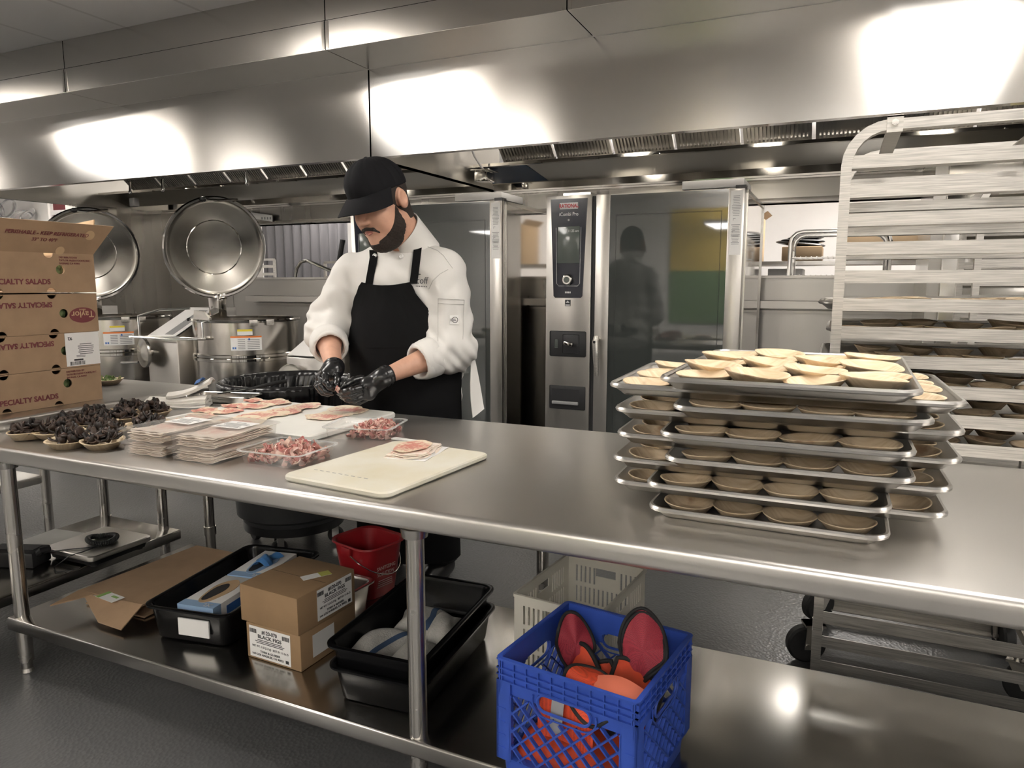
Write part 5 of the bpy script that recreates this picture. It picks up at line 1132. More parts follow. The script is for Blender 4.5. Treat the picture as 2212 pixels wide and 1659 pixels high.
# blue milk crate
CW, CH = .318, .276
t = thing('milk_crate', 'blue plastic milk crate holding orange safety vests', 'crate', (-.433, 1.412, SZ), R(-8.0))
def crate_wall(mtx, name):
    b = MB(); hw = CW/2; y = -hw
    # top band with a stadium handle opening
    fm = bmesh.new(); nx, nz = 70, 20; z0_, z1_ = .198, CH
    def inside(x, z): 
        dx = max(abs(x)-.042, 0); return math.hypot(dx, z-.2065) < .0175
    for i in range(nx):
        for j in range(nz):
            xa, xb = -hw+CW*i/nx, -hw+CW*(i+1)/nx; za, zb = z0_+(z1_-z0_)*j/nz, z0_+(z1_-z0_)*(j+1)/nz
            if inside((xa+xb)/2, (za+zb)/2): continue
            fm.faces.new([fm.verts.new(v) for v in ((xa, y+.006, za), (xb, y+.006, za), (xb, y+.006, zb), (xa, y+.006, zb))])
    bmesh.ops.remove_doubles(fm, verts=fm.verts, dist=1e-6); fm.normal_update(); bmesh.ops.solidify(fm, geom=list(fm.faces), thickness=.003); b._join(fm)
    for z in (CH-.003, CH-.022, CH-.036, CH-.050):
        if z > .228 or True: b.box(-hw, hw, y, y+.008, z-.0016, z+.0016)
    for k in range(11):
        x = -hw+.012+k*(CW-.024)/10; b.box(x-.0013, x+.0013, y+.001, y+.008, CH-.052, CH)
    st = []
    ring = [V((.042+.0185*math.cos(a), y+.003, .2065+.0185*math.sin(a))) for a in [R(-90+15*k) for k in range(13)]]+[V((-.042+.0185*math.cos(a), y+.003, .2065+.0185*math.sin(a))) for a in [R(90+15*k) for k in range(13)]]
    b.tube(ring, .0035, 6, closed=True)
    b.tube([V((.042+.031*math.cos(a), y+.003, .2065+.031*math.sin(a))) for a in [R(20-15.7*k) for k in range(8)]]+[V((-.042+.031*math.cos(a), y+.003, .2065+.031*math.sin(a))) for a in [R(-90-15.7*k) for k in range(8)]], .002, 6)
    # lattice
    u0, u1, v0, v1 = -hw+.034, hw-.034, .052, .198; bars = []
    for s_ in (1, -1):
        for k in range(-12, 14):
            c0 = k*.040; pts = []        # z = s*(x) + c
            for x in (u0, u1):
                z = s_*x*1.0+c0+.12
                if v0 <= z <= v1: pts.append((x, z))
            for z in (v0, v1):
                x = (z-.12-c0)*s_
                if u0 < x < u1: pts.append((x, z))
            if len(pts) >= 2:
                pts.sort(); a_, c_ = pts[0], pts[-1]; n = 16; seg = []
                for i in range(n+1):
                    x = a_[0]+(c_[0]-a_[0])*i/n; z = a_[1]+(c_[1]-a_[1])*i/n; dx = max(abs(x)-.042, 0)
                    if math.hypot(dx, z-.2065) > .031: seg.append(V((x, y+.005, z)))
                    elif len(seg) > 1: b.rect_tube(seg, .0035, .009, up=(0, 1, 0)); seg = []
                    else: seg = []
                if len(seg) > 1: b.rect_tube(seg, .0035, .009, up=(0, 1, 0))
    b.box(u0-.002, u0+.002, y, y+.010, .05, .2); b.box(u1-.002, u1+.002, y, y+.010, .05, .2); b.box(u0, u1, y, y+.010, .05, .054)
    b.build(name, 'blue', t, mtx=mtx, ang=25)
for k in range(4): crate_wall(Matrix.Rotation(R(90*k), 4, 'Z'), 'lattice_wall')
for sx in (-1, 1):
    for sy in (-1, 1):
        b = MB(); a = CW/2
        b.box(sx*a, sx*(a-.034), sy*a, sy*(a-.005), .048, .225); b.box(sx*a, sx*(a-.005), sy*a, sy*(a-.034), .048, .225)
        for z in (.075, .105, .135, .165): b.box(sx*(a-.004), sx*(a-.022), sy*(a+.002), sy*(a-.002), z, z+.002)
        b.build('corner_post', 'blue', t)
b = loft([rr(CW+.004, CW+.004, .012, CH-.004), rr(CW+.004, CW+.004, .012, CH+.001), rr(CW-.014, CW-.014, .008, CH+.001), rr(CW-.014, CW-.014, .008, CH-.004), rr(CW+.004, CW+.004, .012, CH-.004)], False, False); b.build('rim', 'blue', t)
b = loft([rr(CW-.024, CW-.024, .014, 0), rr(CW-.018, CW-.018, .014, .046), rr(CW-.004, CW-.004, .012, .05)], True, True); b.build('stacking_base', 'blue', t)
CR = t
# safety vests
def mesh_cloth(name, c, a=.7):
    m = bpy.data.materials.new(name); m.use_nodes = True; nt = m.node_tree; L = nt.links.new; p = nt.nodes['Principled BSDF']
    p.inputs['Base Color'].default_value = tuple(c)+(1,); p.inputs['Roughness'].default_value = .7
    tc = nd(nt, 'ShaderNodeTexCoord'); vo = nd(nt, 'ShaderNodeTexVoronoi', Scale=560, Randomness=.15); L(tc.outputs['Object'], vo.inputs['Vector'])
    g = nd(nt, 'ShaderNodeMath', _operation='GREATER_THAN'); g.inputs[1].default_value = .36; L(vo.outputs['Distance'], g.inputs[0])
    mr = nd(nt, 'ShaderNodeMapRange'); mr.inputs['To Min'].default_value = 1-a; mr.inputs['To Max'].default_value = 1; L(g.outputs[0], mr.inputs['Value']); L(mr.outputs[0], p.inputs['Alpha']); return m
M['vest'] = mesh_cloth('orange_mesh', (.80, .09, .035), .6); pass; M['vestdark'] = mesh_cloth('maroon_mesh', (.34, .03, .05), .5); pass; pass
def vest_panel(f, nu, nv, m, t, name, trim=True, thick=.0015):
    b = MB(); b.grid(f, nu, nv, thick); o = b.build(name, m, t, ang=80)
    if trim:
        e = [f(i/nu, 0) for i in range(nu+1)]+[f(1, j/nv) for j in range(1, nv+1)]+[f(1-i/nu, 1) for i in range(1, nu+1)]+[f(0, 1-j/nv) for j in range(1, nv)]
        b = MB(); b.tube(e, .0055, 8, closed=True); b.build('black_binding', 'trimb', o, ang=60)
    return o
def disc(fc, rx, rz, nrm, upv, bulge=.012, sq=.75):   # rounded tongue-shaped panel
    c = V(fc); n = V(nrm).normalized(); u = V(upv).normalized(); s_ = n.cross(u)
    def f(a, v):
        ang = a*2*PI; ca, sa = math.cos(ang), math.sin(ang); r = v
        w_ = 1-.38*max(-sa, 0) ; return c + s_*(rx*r*ca*w_+.18*rx*r*sa) + u*(rz*r*sa*(1 if sa > 0 else sq)+.12*rz*r*math.sin(2*ang)) + n*(bulge*(1-r*r)+.012*math.sin(2*ang+.6)*r*r+.005*math.sin(5*ang)*r)
    return f
def vest_disc(f, m, t, name):
    b = MB(); b.grid(f, 40, 6, .0015); o = b.build(name, m, t, ang=80)
    b = MB(); b.tube([f(k/48, 1) for k in range(48)], .0042, 8, closed=True); b.build('black_binding', 'trimb', o, ang=60); return o
Mi = CR.matrix_basis
def vthing(lab): return thing('safety_vest', lab, 'vest', CR.location, R(-8.0), 'safety vests in the blue crate')
v1 = vthing('orange safety vest with a dark maroon loop at the left rear of the blue crate')
vest_disc(disc((-.085, .06, .225), .045, .070, (.5, -.75, .35), (-.05, .35, .9)), 'vestdark', v1, 'back_panel')
vest_panel(lambda u, v: V((-.10+.13*u, .01+.06*v-.04*u, .10+.11*v+.03*math.sin(5*u)-.02*u)), 14, 14, 'vestsolid', v1, 'front_panel')
v2 = vthing('orange safety vest with a tall rounded panel at the right rear of the crate')
vest_disc(disc((.085, .05, .262), .055, .085, (.1, -.8, .5), (.1, .4, .9)), 'vestdark', v2, 'back_panel')
vest_disc(disc((.085, .052, .263), .049, .076, (.1, -.8, .5), (.1, .4, .9), .010), 'vest', v2, 'mesh_layer')
vest_panel(lambda u, v: V((.03+.11*u, -.06+.10*v, .14+.08*v+.02*math.sin(4*u+1)+.01*u)), 14, 14, 'vestsolid', v2, 'front_panel')
v3 = vthing('orange safety vest folded into a point in the middle of the crate')
vest_panel(lambda u, v: V((-.07+.15*u, -.055+.085*v+.03*math.sin(PI*u), .12+.10*v*(1-.9*abs(2*u-1.0))+.02*math.sin(7*u))), 20, 14, 'vestsolid', v3, 'front_panel')
b = MB(); b.grid(lambda u, v: V((-.135+.27*u, -.135+.27*v, .035+.085*math.sin(PI*u)**.4*math.sin(PI*v)**.4+.012*math.sin(13*u+3*v)+.012*math.sin(11*v+2*u))), 24, 24, .003); b.build('crumpled_body', 'vestsolid', v3, ang=80)
v4 = vthing('bright orange mesh safety vest bulging against the front wall of the crate')
vest_disc(disc((.055, -.105, .225), .085, .055, (.05, -.45, .9), (.1, .9, .4), .028, 1), 'vest', v4, 'front_panel')
b = MB(); b.grid(lambda u, v: V((.04+.10*u, -.135+.055*v, .246+.012*math.sin(PI*u)+.012*v)), 10, 8, .0015); b.build('reflective_square', 'vestpink', v4, ang=80)
vest_panel(lambda u, v: V((-.07+.13*u, -.138+.008*math.sin(4*u), .12+.115*v)), 12, 10, 'vest', v4, 'lower_panel', False)
b = MB(); b.grid(lambda u, v: V((-.04+.028*u+.008*v, -.1435, .14+.09*v)), 3, 6, .001); b.build('reflective_tape', 'reflect', v4, ang=80)
# trash can on a dolly
CX, CY = -2.345, 2.63
t = thing('trash_can', 'large round dark grey trash can with a black liner on casters, left of the chef', 'trash can', (CX, CY, 0))
b = MB(); b.lathe([(0, .135), (.235, .135), (.24, .155), (.262, .17), (.268, .3), (.285, .74), (.305, .745), (.308, .775), (.297, .785), (.285, .775), (.28, .72), (.26, .3), (.25, .18), (0, .175)], 64); b.build('can_body', 'can', t)
for a in (-150, -60, 30, 120):
    b = MB(); b.box(-.006, .006, .262, .29, .45, .73, mtx=Matrix.Rotation(R(a), 4, 'Z') @ Matrix.Rotation(0, 4, 'X')); b.build('rib', 'can', t)
qq = random.Random(5); ph = [qq.uniform(0, 6) for _ in range(6)]
def liner(u, v):
    a = u*2*PI; s_ = math.sin(23*a+ph[0])*.5+math.sin(37*a+ph[1])*.35+math.sin(61*a+ph[2])*.25
    prof = [(.23, .50), (.262, .62), (.276, .74), (.286, .785), (.302, .797), (.316, .788), (.318, .755), (.313, .722), (.311, .70)]
    i = min(int(v*8), 7); fr_ = v*8-i; r = prof[i][0]+(prof[i+1][0]-prof[i][0])*fr_; z = prof[i][1]+(prof[i+1][1]-prof[i][1])*fr_
    k = .012*max(0, 1-v*2.1) if v < .48 else .003+.006*max(0, v-.6)
    tw = .25*(.5-v) if v < .5 else 0
    return V(((r+k*s_)*math.cos(a+tw), (r+k*s_)*math.sin(a+tw), z+(.012*math.sin(5*a+ph[3])+.006*s_)*max(0, v-.75)*3))
b = MB(); b.grid(liner, 300, 24, .0012); b.build('bag_liner', 'bag', t, ang=80)
b = MB(); b.cyl((0, 0, .095), (0, 0, .134), .235, seg=48); dl_ = b.build('dolly', 'black', t)
for a in (-70, 20, 110, 200):
    m = Matrix.Translation((.20*math.cos(R(a)), .20*math.sin(R(a)), 0)) @ Matrix.Rotation(R(a*1.7), 4, 'Z')
    c = MB(); c.lathe([(0, -.014), (.034, -.014), (.038, -.008), (.038, .008), (.034, .014), (0, .014)], 28, mtx=m @ Matrix.Translation((0, 0, .038)) @ Matrix.Rotation(R(90), 4, 'X')); w_ = c.build('caster', 'rubber', dl_)
    w_['kind'] = w_.get('kind', 'part'); del w_['kind']
    c = MB(); c.box(-.016, .016, -.022, -.017, .03, .095, mtx=m); c.box(-.016, .016, .017, .022, .03, .095, mtx=m); c.box(-.016, .016, -.022, .022, .09, .096, mtx=m); c.build('caster_bracket', 'mirror', dl_)
# scale on the left undershelf
t = thing('platform_scale', 'steel platform scale lying on the left undershelf', 'scale', (-2.595, 1.80, .1905), R(0)); w, d = .275, .265
loft([rr(w-.03, d-.03, .02, .008), rr(w-.02, d-.02, .02, .032)]).build('base', 'black', t)
b = loft([rr(w, d, .022, .030), rr(w+.002, d+.002, .024, .036), rr(w, d, .024, .046), rr(w-.008, d-.008, .022, .049)]); b.build('weighing_plate', 'top', t)
for sx in (-1, 1):
    for sy in (-1, 1):
        b = MB(); b.cyl((sx*.1, sy*.095, 0), (sx*.1, sy*.095, .012), .014); b.build('foot', 'rubber', t)
b = MB(); pts = []
for k in range(900):
    a = k/900*2*PI*1.0+.6; c_ = k/900*2*PI*62; rr_ = .052; pts.append(V((-2.575+(rr_+.0085*math.cos(c_))*math.cos(a)*1.05, 1.80+(rr_+.0085*math.cos(c_))*math.sin(a)*.9, .2515+.0085*math.sin(c_)+.004*math.sin(a*2))))
b.tube(pts, .0022, 5)
b.tube([pts[0], (-2.55, 1.73, .243), (-2.60, 1.69, .243), (-2.66, 1.64, .24), (-2.70, 1.62, .225)], .0022, 6); b.tube([pts[-1], (-2.53, 1.70, .244), (-2.56, 1.655, .235), (-2.60, 1.62, .197), (-2.56, 1.60, .194), (-2.52, 1.63, .194)], .0022, 6)
o = b.build('coiled_cord', 'black', None, ang=80); tag(o, 'coiled black cord lying on the platform scale', 'cord')
t = thing('scale_display', 'black display unit of the scale, left of the steel plate', 'device', (-2.78, 1.60, .1905), R(20))
b = MB(); b.box(-.10, .10, -.05, .05, 0, .06, bev=.008); b.build('housing', 'blackmatte', t); b = MB(); b.box(-.08, .08, -.02, .03, .06, .062); b.build('screen', 'ink', t)
b = MB(); b.tube([(.10, -.02, .05), (.12, -.03, .065), (.13, .0, .06)], .012, 8); b.build('bracket', 'blackmatte', t)
t = thing('black_bin', 'black bin cut by the left frame edge on the left undershelf', 'bin', (-2.98, 1.42, .1905), R(0)); b = loft([rr(.26, .3, .02, 0), rr(.28, .32, .02, .10), rr(.27, .31, .02, .10), rr(.25, .29, .02, .008)]); b.build('bin_body', 'gastro', t)
b = MB(); b.box(-.09, .09, -.12, .12, 0, .012, bev=.003); o = b.build('white_board', 'hdpe', None); o.location = (-2.90, 1.78, .1905); o.rotation_euler = (0, 0, .1); tag(o, 'white plastic board lying behind the scale display', 'board')
# ================= CHEF =================
M['skin'] = mat('skin', (.60, .345, .245), .5, noise=.06, nscale=30, sss=.06, spec=.4)
M['lips'] = mat('lip_skin', (.40, .16, .125), .45)
M['beard'] = mat('dark_beard', (.022, .014, .010), .8, noise=.5, nscale=160, bump=.6, bscale=420, bdist=.003)
M['hair'] = mat('dark_hair', (.025, .017, .013), .75, bump=.5, bscale=300, bdist=.003)
M['brow'] = mat('dark_brow', (.05, .03, .022), .85)
M['cap'] = mat('black_cap_cloth', (.010, .010, .0115), .8, bump=.2, bscale=500, bdist=.001, spec=.15)
M['jacket'] = mat('white_jacket_cloth', (.70, .685, .655), .8, bump=.15, bscale=420, bdist=.0008)
M['apron2'] = mat('black_apron_cloth', (.006, .006, .0065), .8, bump=.12, bscale=300, bdist=.001, spec=.12)
M['glove'] = mat('black_glove', (.012, .012, .013), .24, spec=.55)
M['trouser'] = mat('black_trousers', (.012, .012, .013), .8)
M['eyewhite'] = mat('eye_white', (.6, .58, .55), .3)
bcx = -1.60
chef = thing('person', 'person in white chef jacket, black apron and cap, working with black gloves behind the table', 'person', (bcx, 2.5, 0))
npt = lambda v: np.array(v, float)
A = lambda x, y, d: np.array(aty(x, y, d))
# --- joints ---
shL, shR = A(955, 592, 2.46), A(762, 600, 2.42)
elL, elR = A(978, 752, 2.44), A(705, 712, 2.36)
wrL, wrR = A(836, 811, 2.16), A(721, 794, 2.12)
neck = A(858, 540, 2.44); hipC = npt((bcx, 2.50, .86))
print('arm lengths', np.linalg.norm(shL-elL), np.linalg.norm(elL-wrL), np.linalg.norm(shR-elR), np.linalg.norm(elR-wrR), shL, shR, neck)
# --- head: local frame (x to his left, -y forward, z up), bent down ---
HP = V(A(822, 437, 2.30))
HM = Matrix.Translation(HP) @ Matrix.Rotation(R(-9), 4, 'Z') @ Matrix.Rotation(R(25), 4, 'X') @ Matrix.Rotation(R(-4), 4, 'Y') @ Matrix.Diagonal((1.10, 1.10, 1.10, 1))
def head_base(X, Y, Z):
    ax = np.abs(X)
    d = s_ell(X, Y, Z, (0, .012, .035), (.079, .099, .092))
    d = smin(d, s_ell(X, Y, Z, (0, -.035, -.045), (.064, .066, .085)), .03)
    d = smin(d, s_ell(ax, Y, Z, (.040, -.052, -.032), (.030, .036, .038)), .03)       # cheeks
    d = smin(d, s_ell(ax, Y, Z, (.043, -.020, -.080), (.028, .045, .034)), .03)       # jaw
    d = smin(d, s_ell(X, Y, Z, (0, -.072, -.112), (.030, .028, .026)), .03)           # chin
    d = smin(d, s_ell(X, Y, Z, (0, -.03, -.125), (.048, .05, .030)), .03)             # under the chin
    d = smin(d, s_cap(ax, Y, Z, (.010, -.099, .026), (.042, -.080, .024), .011, .009), .014)   # brow
    d = smax(d, -s_ell(ax, Y, Z, (.032, -.106, .004), (.019, .018, .011)), .014)      # eye hollow
    d = smin(d, s_ell(ax, Y, Z, (.031, -.083, .003), (.016, .012, .0105)), .006)      # lid
    d = smin(d, s_cap(X, Y, Z, (0, -.098, .012), (0, -.120, -.028), .0085, .0125), .012)       # nose
    d = smin(d, s_ell(ax, Y, Z, (.012, -.108, -.033), (.0085, .012, .008)), .008)
    d = smin(d, s_cap(ax, Y, Z, (.0, -.097, -.066), (.020, -.090, -.068), .011, .007), .012)   # mouth mound
    ear = s_ell(ax, Y, Z, (.083, .020, -.004), (.013, .022, .034)); ear = smax(ear, -s_ell(ax, Y, Z, (.097, .017, .002), (.012, .013, .021)), .006)
    d = smin(d, ear, .008)
    return d
def head_full(X, Y, Z):
    d = head_base(X, Y, Z)
    return smin(d, s_cap(X, Y, Z, (0, .032, -.07), (0, .075, -.20), .060, .066), .03)
def add_sdf(name, f, lo, hi, h, m, mtx, parent, relax=1, ang=80):
    o = sdf_mesh(name, f, lo, hi, h, m, None, relax, False, ang); me = o.data; me.transform(mtx)
    me.transform(Matrix.Translation(-V(chef.location))); o.parent = parent; return o
def merge(objs, name):
    b = bmesh.new()
    for o in objs: b.from_mesh(o.data)
    me = objs[0].data; b.to_mesh(me); b.free()
    for o in objs[1:]: bpy.data.objects.remove(o)
    for p in me.polygons: p.use_smooth = True
    objs[0].name = name; return objs[0]
I4 = Matrix.Identity(4)
hd = add_sdf('head', head_full, (-.115, -.15, -.21), (.115, .145, .14), .0026, 'skin', HM, chef, 2)
def arm_sdf(X, Y, Z, sh, el, wr):
    d = s_cap(X, Y, Z, sh, el, .062, .05); m_ = el+(wr-el)*.35
    d = smin(d, s_cap(X, Y, Z, el, m_, .046, .048), .03); return smin(d, s_cap(X, Y, Z, m_, wr, .047, .029), .02)
def bbox(pts, pad): p = np.array(pts); return tuple(p.min(0)-pad), tuple(p.max(0)+pad)
parts_ = [hd]
for (sh, el, wr) in ((shL, elL, wrL), (shR, elR, wrR)):
    lo, hi = bbox((sh, el, wr), .08); parts_.append(add_sdf('arm', lambda X, Y, Z: arm_sdf(X, Y, Z, sh, el, wr), lo, hi, .005, 'skin', I4, chef))
def core(X, Y, Z):
    d = s_cap(X, Y, Z, (bcx, 2.51, .9), neck+npt((0, .05, -.12)), .13, .12)
    for s_ in (-1, 1): d = smin(d, s_cap(X, Y, Z, (bcx+s_*.10, 2.51, .86), (bcx+s_*.12, 2.53, .10), .09, .05), .04)
    for sh in (shL, shR): d = smin(d, s_cap(X, Y, Z, neck+npt((0, .05, -.12)), sh, .09, .06), .05)
    return smin(d, s_cap(X, Y, Z, neck+npt((0, .02, -.1)), np.array(HM @ V((0, .06, -.15))), .068, .066), .03)
parts_.append(add_sdf('core', core, (bcx-.40, 2.25, .04), (bcx+.40, 2.72, 1.5), .012, 'skin', I4, chef))
body = merge(parts_, 'body')
# lips, brows, lashes
add_sdf('lips', lambda X, Y, Z: np.minimum(s_cap(np.abs(X), Y, Z, (0, -.1055, -.0635), (.019, -.098, -.067), .0052, .0025), s_cap(np.abs(X), Y, Z, (0, -.1045, -.0725), (.015, -.099, -.0705), .0062, .003)), (-.03, -.12, -.085), (.03, -.08, -.05), .0014, 'lips', HM, body)
for s_ in (1, -1):
    add_sdf('eyebrow', lambda X, Y, Z: s_cap(X*s_, Y, Z, (.014, -.106, .030), (.047, -.086, .031), .0048, .003), ((.0 if s_ > 0 else -.06), -.13, .015), ((.06 if s_ > 0 else .0), -.07, .045), .0018, 'brow', HM, body)
    add_sdf('eyelash', lambda X, Y, Z: s_cap(X*s_, Y, Z, (.019, -.0935, -.0035), (.043, -.0875, -.003), .0018, .0016), ((.0 if s_ > 0 else -.06), -.11, -.012), ((.06 if s_ > 0 else .0), -.07, .006), .001, 'brow', HM, body)
# beard: a shell over the jaw
def lerp(x, a, b, fa, fb): return fa+(fb-fa)*np.clip((x-a)/(b-a), 0, 1)
def beard_sdf(X, Y, Z):
    d = head_base(X, Y, Z)-.0035-.0012*np.sin(X*420)*np.sin(Z*390+Y*300)
    line = np.where(Y > -.075, lerp(Y, -.075, .012, -.092, .012), lerp(Y, -.11, -.075, -.112, -.094))
    line = np.where((np.abs(X) < .022) & (Y < -.07), -.112, line)
    reg = smax(smax(Z-line, Y-.004+.25*(Z+.06), .006), -s_ell(np.abs(X), Y, Z, (.083, .022, -.004), (.025, .024, .038)), .003)
    must = s_cap(np.abs(X), Y, Z, (.002, -.1095, -.0535), (.024, -.101, -.060), .0062, .0052); must = smin(must, s_cap(np.abs(X), Y, Z, (.024, -.101, -.060), (.033, -.088, -.076), .0048, .0035), .006)
    soul = s_ell(X, Y, Z, (0, -.1015, -.085), (.006, .005, .006))
    return np.minimum(smax(d, reg, .004), must)
add_sdf('beard', beard_sdf, (-.10, -.135, -.17), (.10, .06, .04), .0022, 'beard', HM, body)
def hair_sdf(X, Y, Z):
    d = s_ell(X, Y, Z, (0, .012, .035), (.0825, .1025, .095)); d = smin(d, s_cap(X, Y, Z, (0, .045, -.05), (0, .05, -.085), .060, .058), .03)-.002
    ear = s_ell(np.abs(X), Y, Z, (.083, .020, -.004), (.025, .026, .038))
    reg = np.maximum(Z-.055, np.maximum(-.085-Z, -.034-Y-.25*(Z)))
    return smax(smax(d, reg, .004), -ear, .006)
add_sdf('hair', hair_sdf, (-.10, -.06, -.10), (.10, .13, .07), .003, 'hair', HM, body)
# cap
def cap_sdf(X, Y, Z):
    d = s_ell(X, Y, Z, (0, .010, .048), (.090, .112, .100+.004*0)); d = smin(d, s_ell(X, Y, Z, (0, -.03, .075), (.07, .07, .07)), .03)
    d = d+.0018*np.cos(np.arctan2(X, Y-.01)*6)**8
    cut = (.040-.10*np.clip(Y, -.05, .2)) - Z
    inner = s_ell(X, Y, Z, (0, .010, .044), (.084, .106, .092))
    return smax(smax(d, cut, .004), -inner, .003)
cap = add_sdf('cap', cap_sdf, (-.11, -.13, .0), (.11, .14, .17), .003, 'cap', HM, body)
def brim(u, v):
    a = (u-.5)*R(150); r0 = (.092*math.sin(a), .010-.112*math.cos(a)); ext = .078*math.cos(a*1.05)**.6 if abs(a*1.05) < PI/2 else 0
    x = r0[0]*(1+.10*v); y = r0[1]-ext*v; z = .046-.10*max(min(r0[1], .2), -.05)*0 - .020*v*math.cos(a) - .030*(x/.092)**2*v - .012*v*v + .002
    return HM @ V((x, y, z))-V(chef.location)
b = MB(); b.grid(brim, 40, 12, .0032); b.build('cap_brim', 'cap', cap, ang=80)
b = MB(); b.sphere((0, .008, .149), .007, 1, 1, .6); b.build('cap_button', 'cap', cap, mtx=Matrix.Translation(-V(chef.location)) @ HM)
# --- jacket ---
chestC = npt((bcx+.0, 2.475, 1.20))
def torso(X, Y, Z):
    d = s_ell(X, Y, Z, (bcx, 2.49, 1.17), (.225, .165, .27))
    d = smin(d, s_ell(X, Y, Z, (bcx+.01, 2.475, .95), (.225, .175, .26)), .08)
    d = smin(d, s_cap(X, Y, Z, shL+npt((-.03, 0, 0)), shR+npt((.03, 0, 0)), .085), .08)
    d = smin(d, s_cap(X, Y, Z, (bcx-.06, 2.50, .80), (bcx+.07, 2.50, .80), .155), .08)
    return smin(d, s_cap(X, Y, Z, neck+npt((0, .045, -.035)), (bcx, 2.5, 1.25), .075, .14), .05)
def wr_noise(X, Y, Z, a=.004):
    return a*(np.sin(26*X+9*Z+5*np.sin(13*Y+6*Z))*np.sin(21*Z-11*X+4*np.sin(12*X))+.5*np.sin(55*Z+21*X+3*np.sin(20*X+15*Y)))
cuL, cuR = elL+(wrL-elL)*.52, elR+(wrR-elR)*.50
def sleeve(X, Y, Z, sh, el, cu, ra, rb, rc):
    d = s_cap(X, Y, Z, sh, el, ra, rb); d = smin(d, s_cap(X, Y, Z, el, cu, rb*.98, rc), .045); return d
def jacket_sdf(X, Y, Z):
    d = torso(X, Y, Z)
    d = smin(d, sleeve(X, Y, Z, shL, elL, cuL, .094, .086, .068), .035)
    d = smin(d, sleeve(X, Y, Z, shR, elR, cuR, .092, .082, .066), .035)
    for el, cu in ((elL, cuL), (elR, cuR)):                      # folds bunched at the elbow
        ax = (cu-el)/np.linalg.norm(cu-el); t = (X-el[0])*ax[0]+(Y-el[1])*ax[1]+(Z-el[2])*ax[2]
        near = np.exp(-(((X-el[0])**2+(Y-el[1])**2+(Z-el[2])**2)/.016)); d = d+.007*near*np.sin(t*75+7*np.sin(14*X+16*Z))
    d = d+wr_noise(X, Y, Z, .0055)*np.clip((1.38-Z)*6, .35, 1)+.0085*(np.abs(np.sin(17*np.abs(X-bcx)+13*Z+2.2*np.sin(7*Z+5*Y)))**2.5-.4)*np.clip(np.abs(X-bcx)*5-.35, 0, 1)-.004*np.abs(np.sin(30*Z-16*np.abs(X-bcx)+2*np.sin(11*Y)))**3*np.clip(np.abs(X-bcx)*6-1, 0, 1)
    d = smax(d, .70-Z, .01)
    for el, cu in ((elL, cuL), (elR, cuR)):                      # cut the sleeve open at the cuff
        ax = (cu-el)/np.linalg.norm(cu-el); t = (X-cu[0])*ax[0]+(Y-cu[1])*ax[1]+(Z-cu[2])*ax[2]
        hole = s_cap(X, Y, Z, cu-ax*.05, cu+ax*.12, .054, .056); d = smax(d, -hole, .004); far = np.sqrt((X-cu[0])**2+(Y-cu[1])**2+(Z-cu[2])**2) > .10
        d = np.where(far, d, smax(d, t-.012, .004))
    d = smax(d, -s_cap(X, Y, Z, neck+npt((0, .03, -.06)), neck+npt((-.02, -.02, .12)), .062, .075), .008)
    return d
jk = add_sdf('jacket', jacket_sdf, (bcx-.56, 2.12, .66), (bcx+.46, 2.74, 1.52), .0075, 'jacket', I4, chef, 1)
def band(el, cu, r, w, off=0):            # turned back cuff
    ax = V(cu-el).normalized(); m = Matrix.Translation(V(cu)+ax*off) @ ax.to_track_quat('Z', 'Y').to_matrix().to_4x4()
    b = MB(); b.lathe([(r-.012, -.002), (r-.003, .006), (r+.004, .002), (r+.008, -w*.5), (r+.009, -w), (r+.003, -w-.004), (r-.004, -w)], 40, mtx=m, wob=lambda a, rad: .004*math.sin(2*a+1)+.002*math.sin(5*a)); return b
Tc = Matrix.Translation(-V(chef.location))
band(elL, cuL, .068, .062).build('cuff', 'jacket', jk, mtx=Tc, ang=80); band(elR, cuR, .066, .055).build('cuff', 'jacket', jk, mtx=Tc, ang=80)
# stand collar, open in front
nk0, nk1 = HM @ V((0, .052, -.125)), HM @ V((0, .075, -.20)); cm = Matrix.Translation(nk1) @ (nk0-nk1).to_track_quat('Z', 'X').to_matrix().to_4x4() @ Matrix.Rotation(R(-90), 4, 'Z')
b = MB(); b.grid(lambda u, v: cm @ V(((.094-.014*v)*math.sin(R(14)+u*R(332)), -(.094-.014*v)*math.cos(R(14)+u*R(332)), -.035+(.105+.03*math.cos(PI*(2*u-1)*1.0+PI)*0+.045*math.sin(PI*u))*v)), 48, 5, .004); b.build('collar', 'jacket', jk, mtx=Tc, ang=80)
def on_torso(px, py, off=.0, f=None):      # point of the torso front seen at a pixel
    f = f or torso; d = np.array(_ray(px, py)); o = npt((0, 0, CAMH)); t = np.linspace(1.9, 2.9, 1200); P = o[None, :]+d[None, :]*t[:, None]; s_ = f(P[:, 0], P[:, 1], P[:, 2]); k = np.argmax(s_ < off); return V(P[k if s_[k] < off else 600])
for (px, py) in ((810, 553), (867, 554)):
    p = on_torso(px, py, .004, jacket_sdf); n = V((.1, -1, .25)).normalized()
    b = MB(); b.lathe([(0, .004), (.004, .003), (.007, .006), (.0095, .004), (.0095, 0), (0, 0)], 20, mtx=Tc @ Matrix.Translation(p) @ n.to_track_quat('Z', 'Y').to_matrix().to_4x4()); b.build('button', 'paper', jk)
